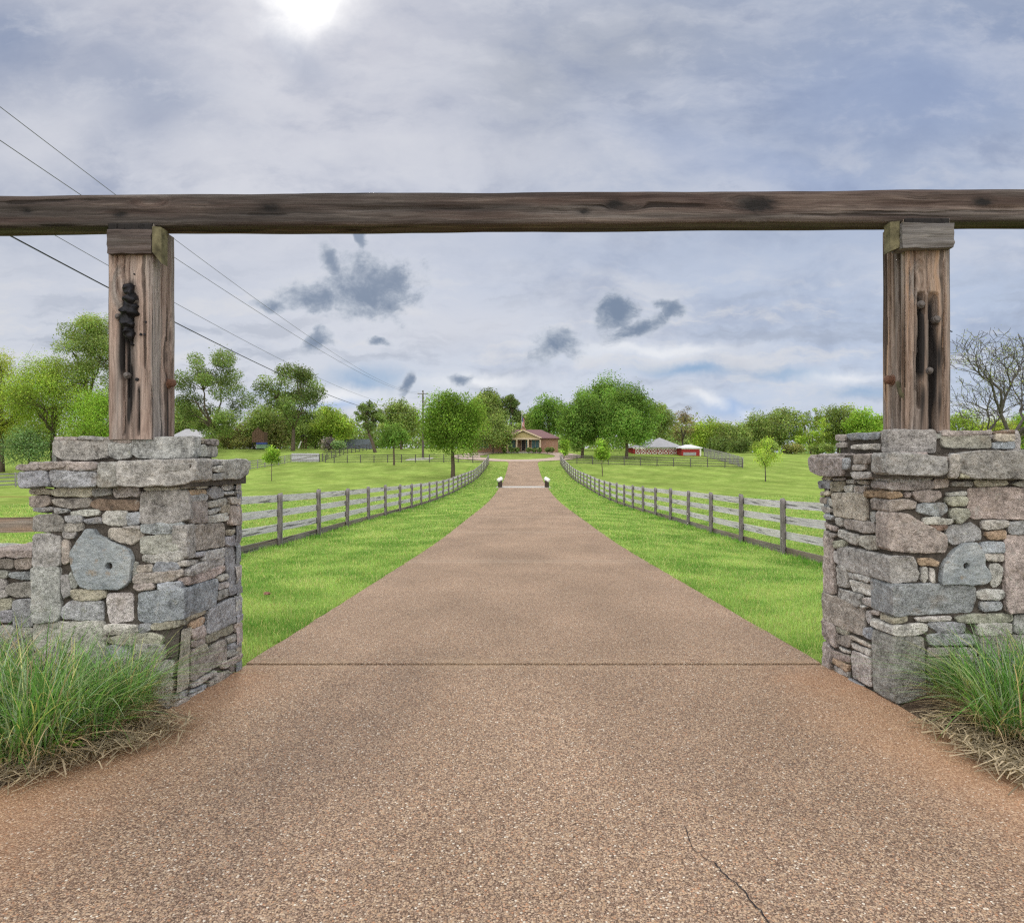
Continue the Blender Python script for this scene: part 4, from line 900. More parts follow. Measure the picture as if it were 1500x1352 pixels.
# small leafy weeds at the bed edge
def weed(px, py, n, r, lab):
    d = (EYE - .05) * F / (py - HZ); x0 = X(px, d); root = thing('leafy_weed', (x0, d, .04), lab, 'weed', 'weeds at the bed edge'); mb = MB(); st = MB()
    for i in range(n):
        a = random.uniform(0, 6.28); q = r * random.uniform(.3, 1); h = random.uniform(.05, .15); c = Vector((x0 + math.cos(a) * q, d + math.sin(a) * q * .7, .05 + h)); s = random.uniform(.014, .026)
        u = Vector((math.cos(a), math.sin(a), random.uniform(-.3, .3))).normalized(); w = u.cross(Vector((0, 0, 1))).normalized()
        col = tuple(v * random.uniform(.8, 1.2) for v in (.16, .34, .04))
        mb.add([c - u * s, c - u * s * .3 + w * s * .8 + Vector((0, 0, .004)), c + u * s * .5 + w * s * .7, c + u * s, c + u * s * .5 - w * s * .7, c - u * s * .3 - w * s * .8 + Vector((0, 0, .004))], [(0, 1, 2, 3, 4, 5)], 0, col)
        st.tube([(x0, d, .045), (x0 + math.cos(a) * q * .6, d + math.sin(a) * q * .4, .05 + h * .6), c], .0015, 4, 0, (.14, .2, .05))
    mb.build('leaves', M['blade'], root, tint=True); st.build('stems', M['blade'], root, tint=True)
weed(180, 1066, 30, .075, 'bright green leafy weed at the bed edge below the walled pillar')
weed(96, 1110, 22, .08, 'low green weed under the grass at the bed edge, furthest from the drive')
for px, py, lab in ((391, 884, 'curled dead brown leaf lying on the lawn by the drive'),):
    d = 8.6; mb = MB()
    for i in range(6):
        a = i; c = Vector((X(px, d) + .02 * math.cos(a * 2.1), d + .03 * math.sin(a * 1.7), G(X(px, d), d) + .05 + .01 * (i % 2))); s = .035
        mb.add([c + Vector((-s, 0, .02)), c + Vector((0, s, -.01)), c + Vector((s, 0, .02)), c + Vector((0, -s, 0))], [(0, 1, 2, 3)])
    tag(mb.build('dead_leaf', plain('dead_leaf', (.24, .12, .09), .9, .4, 20), loc=(X(px, d), d, G(X(px, d), d))), lab, 'leaf')
# ------------------------------------------------------------------ fences
def fence(name, lab, cat, grp, pts, sp, H, zs, side, pm, rm, pw=.115, bw=.145, jitter=1.0, span=2, kick=None):
    P = [Vector((a, b, 0)) for a, b in pts]; L = [0]
    for i in range(len(P) - 1): L.append(L[-1] + (P[i + 1] - P[i]).length)
    def pos(s):
        i = 0
        while i < len(P) - 2 and L[i + 1] < s: i += 1
        return P[i].lerp(P[i + 1], (s - L[i]) / (L[i + 1] - L[i])), (P[i + 1] - P[i]).normalized()
    n = max(1, round(L[-1] / sp)); sp = L[-1] / n
    p0, _ = pos(0); root = thing(name, (p0.x, p0.y, G(p0.x, p0.y)), lab, cat, grp)
    protos = []
    for i in range(n + 1):
        p, t = pos(i * sp); z = G(p.x, p.y); ang = math.atan2(t.y, t.x)
        if len(protos) < 4:
            r = random.Random(i + int(H * 100)); w = pw; V = []; Fc = []; nz = 10; nn = 12; so = Vector((i * 3.3, 1, 2))
            for k in range(nz + 1):
                zz = -.3 + (H + .3) * k / nz
                for j in range(nn):
                    a = 2 * math.pi * (j + .5) / nn; e = 5; ca, sa = math.cos(a), math.sin(a); q = (abs(ca) ** e + abs(sa) ** e) ** (-1 / e) * w / 2
                    v = Vector((ca * q, sa * q, zz)); v += noise.noise_vector(Vector((v.x * 9, v.y * 9, zz * 1.5)) + so) * .007
                    if k == nz: v.z += .02 * noise.noise(v * 20 + so) + .025 * ca
                    V.append(v)
            for k in range(nz):
                for j in range(nn): Fc.append((k * nn + j, k * nn + (j + 1) % nn, (k + 1) * nn + (j + 1) % nn, (k + 1) * nn + j))
            Fc.append(tuple(nz * nn + j for j in range(nn)))
            o = mesh_obj('post', V, Fc, pm, None, True); protos.append(o.data)
        else:
            o = link(bpy.data.objects.new('post', protos[i % 4]))
        o.parent = root; o.location = Vector((p.x, p.y, z + random.uniform(-.03, .02))) - root.location
        o.rotation_euler = (random.uniform(-.02, .02) * jitter, random.uniform(-.02, .02) * jitter, ang)
    for k, zc in enumerate(zs):
        i = (k % span) - (1 if span > 1 and k % span else 0) * 0
        i = 0
        first = span if k % 2 == 0 else max(1, span // 2)
        while i < n:
            c = min(first, n - i); first = span; V = []; Fc = []; ns = 5 * c
            dz0, dz1 = random.uniform(-.018, .018) * jitter, random.uniform(-.018, .018) * jitter
            for j in range(ns + 1):
                f = j / ns; s = (i + c * f) * sp; s = min(max(s + (.006 if j == 0 else -.006 if j == ns else 0), 0), L[-1]); p, t = pos(s); nrm = Vector((t.y, -t.x, 0)) * side; z = G(p.x, p.y) + zc + dz0 * (1 - f) + dz1 * f + .002 * math.sin(f * 5 + k)
                h2 = bw / 2 * (1 + .02 * math.sin(f * 9 + i + k))
                for (o1, o2) in ((0, -1), (0, 1), (1, 1), (1, -1)):
                    q = p + nrm * (pw / 2 + .003 + .026 * o1); V.append((q.x, q.y, z + h2 * o2))
            for j in range(ns):
                for a in range(4): b = (a + 1) % 4; Fc.append((j * 4 + a, j * 4 + b, j * 4 + 4 + b, j * 4 + 4 + a))
            Fc += [(0, 3, 2, 1), (ns * 4, ns * 4 + 1, ns * 4 + 2, ns * 4 + 3)]
            # boards keep their own axis so that the grain runs along them
            ob = mesh_obj('board', V, Fc, kick if kick and k == 0 else rm, root)
            mid, t = pos((i + c / 2) * sp); ang = math.atan2(t.y, t.x); ce = Vector((mid.x, mid.y, G(mid.x, mid.y) + zc)) - root.location
            sh = random.uniform(-40, 40)
            mw = np.empty(len(ob.data.vertices) * 3); ob.data.vertices.foreach_get('co', mw); mw = mw.reshape(-1, 3) - np.array(ce)
            ca, sa = math.cos(-ang), math.sin(-ang); mw2 = np.stack([mw[:, 0] * ca - mw[:, 1] * sa + sh, mw[:, 0] * sa + mw[:, 1] * ca, mw[:, 2]], -1)
            ob.data.vertices.foreach_set('co', mw2.ravel()); ob.data.update()
            ob.location = ce - Vector((sh * math.cos(ang), sh * math.sin(ang), 0)); ob.rotation_euler = (0, 0, ang)
            i += c
    return root
FZ = (.11, .47, .84, 1.20)
DRV = 'paired fences along the drive'
fence('board_fence', 'silver grey four board fence on the side of the drive with the full crowned maple', 'fence', DRV, [(-6.12, 10.65), (-6.05, 30), (-5.5, 75), (-5.35, 103.2)], 3.16, 1.34, FZ, -1, M['railpost'], M['rail'], bw=.175, kick=M['railkick'])
fence('board_fence', 'silver grey four board fence on the side of the drive facing the red barn', 'fence', DRV, [(6.12, 9.9), (6.12, 30), (5.65, 75), (5.45, 103.5)], 3.14, 1.34, FZ, 1, M['railpost'], M['rail'], bw=.175, kick=M['railkick'])
fence('paddock_fence', 'dark thin railed fence across the back of the paddock, behind the big maple', 'fence', None, [(-34.5, 115), (-32, 112), (-5.6, 104.5)], 2.5, 1.3, (.2, .55, .9, 1.22), 1, M['railfar'], M['railfar'], .12, .10, span=3)
fence('paddock_fence', 'dark thin railed fence across the back of the paddock in front of the red barn', 'fence', None, [(5.7, 104.2), (16, 101), (31, 97)], 2.5, 1.3, (.2, .55, .9, 1.22), -1, M['railfar'], M['railfar'], .12, .10, span=3)
fence('paddock_fence', 'grey railed fence running downhill from the lilac gate behind the walled pillar', 'fence', None, [(-39.5, 115.5), (-40.5, 100), (-48.5, 62)], 2.5, 1.3, (.2, .55, .9, 1.22), 1, M['railmid'], M['railmid'], .12, .12, span=3)
fence('paddock_fence', 'dark railed fence climbing away from the lilac gate towards the trees', 'fence', None, [(-34.6, 117), (-34.2, 133), (-33.2, 150)], 2.5, 1.3, (.2, .55, .9, 1.22), -1, M['railfar'], M['railfar'], .12, .10, span=3)
fence('corral_fence', 'weathered solid grey corral fence beside the small red shed', 'fence', None, [(31.2, 97.5), (31.6, 108), (31.9, 121)], 2.4, 1.5, (.2, .5, .8, 1.1, 1.4), -1, M['railmid'], M['railmid'], .13, .2, span=3)
# solid gate between the two paddock fences
g = thing('paddock_gate', (-37, 115.3, G(-37, 115.3)), 'pale lilac grey boarded gate between two runs of paddock fence', 'gate')
zb = G(-37, 115.3); mb = MB()
for i in range(9): mb.box(-39.3 + i * .52, -39.3 + i * .52 + .5, 115.28, 115.32, zb + .08, zb + 1.5 + .01 * (i % 2))
mb.build('board_panel', M['lilac'], g); mb = MB(); mb.box(-39.35, -34.6, 115.2, 115.278, zb + .3, zb + .42); mb.box(-39.35, -34.6, 115.2, 115.278, zb + 1.15, zb + 1.27); mb.bar((-39.3, 115.24, zb + .36), (-34.65, 115.24, zb + 1.2), .06, .1); mb.build('gate_frame', M['railmid'], g)
# brown rail fence beyond the dry stone wall
rf = thing('rail_fence', (-5.2, 6.4, 0), 'brown timber rail fence just beyond the dry stone wall', 'fence')
for zc, hh in ((.985, .14), (.50, .14)):
    mb = MB(); V = []
    for i in range(41):
        f = i / 40; x = -8.2 + 5.2 * f; z = zc + .035 * (x + 4.8) ; y = 6.45
        for (a, b) in ((-1, -1), (1, -1), (1, 1), (-1, 1)): V.append((x, y + a * .022 + .006 * noise.noise(Vector((x * 3, a, b))), z + b * hh / 2 + .012 * noise.noise(Vector((x * 2, b, zc)))))
    mb.add(V, [(i * 4 + a, i * 4 + (a + 1) % 4, i * 4 + 4 + (a + 1) % 4, i * 4 + 4 + a) for i in range(40) for a in range(4)]); mb.build('rail', M['brownrail'], rf)
for x in (-8.0, -5.55, -3.15):
    mb = MB(); mb.tube([(x, 6.55, -.4), (x, 6.55, .4), (x + .01, 6.55, 1.15)], [.075, .07, .068], 10); mb.build('post', M['railpost'], rf, True)

# bollards beside the culvert strip
def bollard(px, py, lab):
    d = 62.6; x = X(px, d); z = G(x, d); r = thing('bollard', (x, d, z), lab, 'bollard', 'white capped bollards by the concrete strip')
    mb = MB(); mb.lathe((x, d, z), [(.22, -.1), (.22, .05), (.20, .1), (.19, .62), (.17, .66)], 14); mb.build('post', M['bold'], r)
    mb = MB(); s = 1 if px < CX else -1
    mb.tube([(x - s * .22, d - .2, z + .66), (x - s * .17, d - .15, z + .68), (x + s * .13, d + .1, z + .84), (x + s * .18, d + .14, z + .86)], [.12, .18, .18, .12], 14); mb.build('cap', M['bolw'], r, True)
bollard(732.5, 712, 'dark white capped bollard by the concrete strip, on the full crowned maple side')
bollard(801, 712, 'dark white capped bollard by the concrete strip, on the red barn side')
# ------------------------------------------------------------------ buildings
def hip_roof(mb, x0, x1, y0, y1, z0, zr, inset, ov=.4, th=.12):
    a = [(x0 - ov, y0 - ov, z0), (x1 + ov, y0 - ov, z0), (x1 + ov, y1 + ov, z0), (x0 - ov, y1 + ov, z0)]
    b = [(p[0], p[1], p[2] - th) for p in a]; ym = (y0 + y1) / 2; r = [(x0 + inset, ym, zr), (x1 - inset, ym, zr)]
    mb.add(a + r + b, [(0, 1, 5, 4), (2, 3, 4, 5), (1, 2, 5), (3, 0, 4), (6, 7, 1, 0), (7, 8, 2, 1), (8, 9, 3, 2), (9, 6, 0, 3), (9, 8, 7, 6)])
D = 131.0; zb = 3.0
h = thing('brick_house', (X(764, D), D + 5, zb), 'low brick ranch house with maroon roof and gabled porch at the head of the drive', 'house')
hx0, hx1 = X(693, D), X(817.5, D); ze = Z(642.5, D)
mb = MB(); mb.box(hx0, hx1, D, D + 9, zb - .6, ze - .01); mb.build('wall', M['brick'], h)
mb = MB(); hip_roof(mb, hx0, hx1, D, D + 9, ze + .1, Z(629.5, D + 4.5), 3.2); rf = mb.build('roof', M['roof'], h)
mb = MB(); mb.box(hx1 - 7.2, hx1 - 6.2, D + 4, D + 5, ze + 1, Z(627, D + 4)); mb.build('chimney', M['brick'], rf)
gx0, gx1, gm, za = X(741, D - 3), X(793, D - 3), X(766, D - 3), Z(631, D - 3); y0, y1 = D - 3, D + 2.5
zp = Z(641.5, D - 3)
mb = MB(); mb.add([(gx0 + .4, y0 + .05, zp), (gx1 - .4, y0 + .05, zp), (gm, y0 + .05, za - .2), (gx0 + .4, y0 + .2, zp), (gx1 - .4, y0 + .2, zp), (gm, y0 + .2, za - .2)], [(0, 1, 2), (5, 4, 3), (0, 3, 4, 1), (1, 4, 5, 2), (2, 5, 3, 0)]); mb.build('gable', M['tanside'], h)
mb = MB()
for xa in (gx0, gx1):
    mb.add([(xa, y0 - .25, zp - .12), (gm, y0 - .25, za), (gm, D + 4.2, za), (xa, D + 4.2, zp - .12), (xa, y0 - .25, zp + .06), (gm, y0 - .25, za + .18), (gm, D + 4.2, za + .18), (xa, D + 4.2, zp + .06)], [(0, 1, 2, 3), (7, 6, 5, 4), (0, 4, 5, 1), (2, 6, 7, 3), (3, 7, 4, 0)])
pr = mb.build('porch_roof', M['roof'], h)
mb = MB()
for xa in (gx0, gx1): mb.bar((xa, y0 - .3, zp - .02), (gm, y0 - .3, za + .1), .06, .26)
mb.build('fascia', M['trim'], pr)
mb = MB(); mb.box(gx0 + .3, gx1 - .3, y0 - .02, y0 + .3, zp - .32, zp - .003); mb.build('porch_beam', M['trim'], h)
for px in (743.5, 757, 773.5, 791.5):
    x = X(px, y0); mb = MB(); mb.box(x - .11, x + .11, y0 + .02, y0 + .24, zb, zp - .32); mb.box(x - .16, x + .16, y0 - .03, y0 + .29, zb, zb + .2); mb.box(x - .15, x + .15, y0 - .02, y0 + .28, zp - .45, zp - .322); mb.build('column', M['trim'], h)
mb = MB(); mb.box(gx0 + .2, gx1 - .2, y0 - .2, D - .01, zb - .6, zb + .02); mb.build('porch_floor', M['conc'], h)
for (a, b, t, u, nm) in ((779, 789.5, 645, 656.5, 'window'), (744, 755, 645, 656.5, 'window'), (700, 716, 646, 656, 'window'), (764, 769.5, 643.8, 660.3, 'door'), (769.9, 773, 645, 659, 'sidelight')):
    xa, xb2, z0, z1 = X(a, D), X(b, D), Z(u, D), Z(t, D); mb = MB(); w = .1
    mb.box(xa - w, xa, D - .09, D - .003, z0 - w, z1 + w); mb.box(xb2, xb2 + w, D - .09, D - .003, z0 - w, z1 + w); mb.box(xa, xb2, D - .09, D - .003, z1, z1 + w); mb.box(xa, xb2, D - .09, D - .003, z0 - w, z0); mb.box((xa + xb2) / 2 - .03, (xa + xb2) / 2 + .03, D - .07, D - .04, z0, z1) if nm == 'window' else None
    o = mb.build(nm, M['trim'], h); mb = MB(); mb.box(xa, xb2, D - .04, D - .004, z0, z1); mb.build('pane' if nm != 'door' else 'door_leaf', M['teal'] if nm != 'door' else M['dark'], o)
# flag pole on the oval lawn
d = 144.0; x = X(764.5, d); z = G(x, d)
fp = thing('flagpole', (x, d, z), 'white flagpole with a limp striped flag rising behind the brick house', 'flagpole')
mb = MB(); mb.tube([(x, d, z - .2), (x, d, z + 3), (x, d, Z(605, d))], [.07, .06, .04], 8); mb.lathe((x, d, Z(605, d)), [(.0, -.04), (.09, .0), (.11, .07), (.07, .14), (.01, .17)], 8); mb.build('pole', M['white'], fp)
mb = MB(); zt, zl = Z(610, d), Z(624.5, d); nc, nr = 10, 13; V = []; Fc = []; fm = []
for r in range(nr * 2 + 1):
    for c in range(nc + 1):
        u, v = c / nc, r / (nr * 2); xx = .07 + u * .42 * (1 + .15 * v); V.append((x + xx, d + .16 * math.sin(u * 11 + v * 2) * u, zt + (zl - zt) * v - .55 * u * (1 - .35 * v)))
for r in range(nr * 2):
    for c in range(nc): a = r * (nc + 1) + c; Fc.append((a, a + 1, a + nc + 2, a + nc + 1)); fm.append(2 if (c < 5 and r < 14) else (0 if (r // 2) % 2 == 0 else 1))
mesh_obj('flag', V, Fc, [M['ftred'], M['white'], M['ftblue']], fp, fmat=fm)
# low shrubs along the porch
for i, px in enumerate((739, 749.5, 758, 774, 782, 790.5, 802, 808.5)): pass
# red barn and shed
D = 126.0; zb = G(24, D)
b = thing('red_barn', (X(974, D), D + 5, zb), 'long red barn with white cross braced doors under a grey hipped roof', 'barn')
x0, x1 = X(928, D), X(996.5, D); ze = Z(655.5, D)
mb = MB(); mb.box(x0, x1, D, D + 8, zb - .8, ze - .01); mb.build('wall', M['red'], b)
mb = MB(); hip_roof(mb, X(949, D), x1, D, D + 9, ze + .08, Z(641, D + 4.5), 3.0, .5); hip_roof(mb, x0, X(946.5, D), D + .5, D + 7, ze + .06, ze + .55, 1.2, .3); mb.build('roof', M['metalroof'], b)
for k in range(8):
    xa = X(931 + k * 8.2, D); xb2 = X(931 + k * 8.2 + 6.4, D); z0, z1 = zb + .1, ze - .25; w = .10; mb = MB()
    for (p, q) in (((xa, z0), (xa, z1)), ((xb2, z0), (xb2, z1)), ((xa, z0), (xb2, z0)), ((xa, z1), (xb2, z1)), ((xa, z0), (xb2, z1)), ((xa, z1), (xb2, z0))): mb.bar((p[0], D - .05 - .003 * len(mb.f) / 6, p[1]), (q[0], D - .05 - .003 * len(mb.f) / 6, q[1]), .06, w * .95)
    o = mb.build('stall_door', M['white'], b)
mb = MB(); mb.box(x0 - .1, x1 + .1, D - .1, D - .003, ze - .22, ze - .015); mb.build('trim_board', M['white'], b)
D2 = 122.0; zb2 = G(30, D2); s = thing('red_shed', (X(1012, D2), D2 + 3, zb2), 'small red shed with a pale metal roof at the end of the barn', 'shed')
x0, x1 = X(998.5, D2), X(1027, D2); ze = Z(656.5, D2)
mb = MB(); mb.box(x0, x1, D2, D2 + 5, zb2 - .8, ze - .01); mb.build('wall', M['red'], s)
mb = MB(); hip_roof(mb, x0, x1, D2, D2 + 5, ze + .07, Z(651.5, D2 + 2.5), 1.2, .25, .09); mb.build('roof', M['metalpale'], s)
mb = MB(); mb.box(x1 - .25, x1 + .02, D2 - .04, D2 - .003, zb2, ze - .02); mb.box(x0 - .02, x1 - .26, D2 - .03, D2 - .003, ze - .2, ze - .02); mb.build('trim_board', M['white'], s)
mb = MB(); mb.box(x0 + .3, x1 - .9, D2 - .05, D2 - .003, zb2 + .1, ze - .75); mb.build('door', M['metalroof'], s)
# pale bungalow far behind the walled pillar
D = 172.0; x0, x1 = X(252, D), X(300, D); zb = Z(650, D); ze = Z(641, D)
n = thing('bungalow', ((x0 + x1) / 2, D + 4, zb), 'low bungalow with a pale grey roof beneath a large forked tree', 'house')
mb = MB(); mb.box(x0, x1, D, D + 8, zb - 3, ze - .01); mb.build('wall', plain('beige_wall', (.30, .25, .20), .85, .15, 2), n)
mb = MB(); hip_roof(mb, x0, x1, D, D + 8, ze + .09, Z(628.5, D + 4), 1.5, .5); mb.build('roof', M['metalroof'], n)
mb = MB(); mb.box(x0 + 2.2, x0 + 3.6, D - .05, D - .003, zb + .2, ze - .3); mb.build('window', M['teal'], n)
D = 178.0; x0, x1 = X(352, D), X(378, D); ze = Z(630, D); zb = Z(648, D)
n = thing('cottage', ((x0 + x1) / 2, D + 3, zb), 'grey roofed cottage half hidden by olive shrubs', 'house')
mb = MB(); mb.box(x0, x1, D, D + 6, zb - 3, ze - .01); mb.build('wall', M['lilac'], n)
mb = MB(); hip_roof(mb, x0, x1, D, D + 6, ze + .09, Z(619, D + 3), 1.4, .4); mb.build('roof', M['metalroof'], n)
# plank playhouse and slide under the far trees
D = 150.0; zb = G(X(378, D), D)
p = thing('playhouse', (X(377, D), D, zb), 'brown plank playhouse on a pale green base with a blue sill, before olive shrubs', 'playhouse')
xa, xb2 = X(369, D), X(386.5, D); zt = zb + 5.0; mb = MB()
for i in range(7): w = (xb2 - xa) / 7; mb.box(xa + i * w + .02, xa + (i + 1) * w - .02, D, D + .06, zb + 1.6, zt - .35 * abs(i - 3))
mb.box(xa, xb2, D + .063, D + 2.2, zb + 1.6, zt - 1.1); mb.build('plank_wall', M['wood'], p)
mb = MB(); mb.box(X(376, D), X(391, D), D - .3, D + .3, zb + 1.15, zb + 1.58); mb.build('sill', M['blue'], p)
mb = MB(); V = []
mb.box(X(376, D), X(390.5, D), D - .2, D + 2, zb + .25, zb + 1.14); mb.build('base', M['greenp'], p)
mb = MB(); mb.tube([(X(370, D), D - .2, zb + 1.5), (X(371.5, D), D - .2, zb + .5), (X(376, D), D - .2, zb + .08), (X(389, D), D - .2, zb + .05)], .13, 8); mb.build('skid', M['iron'], p)
D = 160.0; zb = G(X(441, D), D)
p = thing('slide_tower', (X(443, D), D, zb), 'small timber play tower with a white slide under a spreading tree', 'slide')
mb = MB()
for px in (441.5, 446.5):
    for dy in (0, 1.2): mb.box(X(px, D) - .07, X(px, D) + .07, D + dy, D + dy + .14, zb, zb + 3.1)
mb.box(X(441.5, D) - .1, X(446.5, D) + .1, D - .02, D + 1.4, zb + 1.6, zb + 1.72); mb.build('tower', M['wood'], p)
mb = MB(); mb.bar((X(441.8, D), D - .1, zb + 1.75), (X(438, D), D - .4, zb + .12), .55, .09); mb.bar((X(441.8, D), D - .38, zb + 1.85), (X(438, D), D - .68, zb + .22), .05, .2); mb.build('chute', M['bolw'], p)
mb = MB(); hip_roof(mb, X(441.5, D), X(446.5, D), D, D + 1.3, zb + 3.1, zb + 3.7, .3, .15, .05); mb.build('roof', M['dark'], p)
# privacy fence far back
D = 165.0; pf = thing('privacy_fence', (X(525, D), D, G(X(525, D), D)), 'bluish grey close board fence below far trees', 'fence'); mb = MB()
for i in range(48): x = X(499 + i * .98, D); zz = G(x, D); mb.box(x, x + .15, D, D + .03, zz - .2, zz + 2.3 + .05 * (i % 3))
mb.build('pickets', plain('bluish_board', (.17, .19, .26), .9, .3, 2), pf)
# utility pole and wires
D = 118.0; x = X(619.5, D); z = G(x, D); u = thing('utility_pole', (x, D, z), 'tall dark wooden utility pole with crossarm behind the big maple', 'utility pole')
mb = MB(); mb.tube([(x, D, z - .5), (x, D, z + 5), (x, D, Z(572, D))], [.20, .17, .12], 10); mb.build('pole', M['pole'], u)
mb = MB(); mb.bar((x - .9, D - .16, Z(577, D)), (x + .9, D - .16, Z(577, D)), .1, .12); mb.build('crossarm', M['pole'], u)
for k in (-.8, 0, .8): mb = MB(); mb.lathe((x + k, D - .16, Z(577, D) + .06), [(.03, 0), (.07, .04), (.05, .09), (.07, .13), (.02, .19)], 8); mb.build('insulator', M['bolw'], u)
mb = MB(); mb.lathe((x + .34, D - .1, Z(594, D)), [(.2, 0), (.24, .05), (.24, .75), (.16, .85)], 12); mb.bar((x, D - .1, Z(594, D) + .4), (x + .3, D - .1, Z(594, D) + .4), .08, .08); mb.build('transformer', M['metalroof'], u)
for (hn, hf, sg, ro, xo, lab) in ((7.70, Z(575, D) - EYE, 1.5, .009, -.8, 'uppermost thin overhead wire, crossing the beam at its highest point'), (6.42, Z(577, D) - EYE, 1.55, .009, .8, 'second thin overhead wire from the top, passing behind the timber post'), (5.36, Z(590, D) - EYE, 1.9, .008, 0, 'faint third overhead wire just above the thick black cable'), (4.78, Z(598, D) - EYE, 2.1, .017, .1, 'thick black overhead cable, lowest of the four lines')):
    pts = []; A = Vector((-11 + xo * .5, 14.3, EYE + hn)); B = Vector((x + xo, D - .16, EYE + hf))
    for i in range(-16, 61):
        t = i / 60; q = A.lerp(B, t); q.z -= sg * 4 * t * (1 - t)
        pts.append(q)
    mb = MB(); mb.tube(pts, ro, 5); tag(mb.build('overhead_wire', M['wire' if ro > .015 else 'wireg'], loc=pts[0]), lab, 'wire', 'overhead wires')
# ------------------------------------------------------------------ trees and shrubs
def leaf_cloud(c, rad, n, size, col, lob_t, up=.3, fringe=.12, aspect=.62):
    """n leaf faces spread through the lobes c (Lx3) with radii rad (Lx3)"""
    Lw = (rad.prod(1)) ** (2 / 3); Lw = Lw / Lw.sum(); li = rng.choice(len(c), n, p=Lw)
    d = rng.normal(size=(n, 3)); d /= np.linalg.norm(d, axis=1)[:, None]
    r = (.30 + .75 * rng.random(n) ** .6); fr = rng.random(n) < fringe; r[fr] *= rng.uniform(1.0, 1.5, fr.sum())
    p = c[li] + d * r[:, None] * rad[li]
    nrm = d * .85 + rng.normal(size=(n, 3)) * .8; nrm[:, 2] += up; nrm /= np.linalg.norm(nrm, axis=1)[:, None]
    t = np.cross(nrm, rng.normal(size=(n, 3))); t /= np.linalg.norm(t, axis=1)[:, None]; b = np.cross(nrm, t)
    s = size * rng.uniform(.55, 1.35, n)[:, None]
    V = np.stack([p - t * s, p + b * s * aspect + nrm * s * .12, p + t * s, p - b * s * aspect + nrm * s * .12], 1).reshape(-1, 3)
    Fc = np.arange(n * 4).reshape(n, 4)
    cc = np.array(col)[None] * (lob_t[li][:, None]) * rng.uniform(.65, 1.35, (n, 1)) * (1 + rng.normal(0, .08, (n, 3)))
    return V, Fc, np.repeat(np.clip(cc, .004, 1), 4, 0)
def limb(mb, a, b, r0, r1, seed, n=6, bend=.12, sides=6):
    a, b = Vector(a), Vector(b); L = (b - a).length; pts = []; rs = []
    o = Vector((seed * 1.7, seed * .31, 0)); up = Vector((0, 0, 1))
    for i in range(n + 1):
        t = i / n; p = a.lerp(b, t) + noise.noise_vector(o + Vector((t * 1.6, 0, 0))) * (L * bend * math.sin(math.pi * t)) + up * (L * .10 * math.sin(math.pi * t) * (1 if b.z > a.z else 0))
        pts.append(p); rs.append(r0 + (r1 - r0) * t ** .8)
    mb.tube(pts, rs, sides); return pts
COLS = dict(maple=(.19, .31, .055), spring=(.34, .46, .09), bright=(.29, .45, .075), mid=(.26, .34, .11), dark=(.19, .26, .09), deep=(.18, .30, .07), yellow=(.36, .43, .085), olive=(.24, .25, .10), bluish=(.22, .33, .15), brown=(.27, .225, .13), lilac=(.26, .235, .24))
LABELS = {}
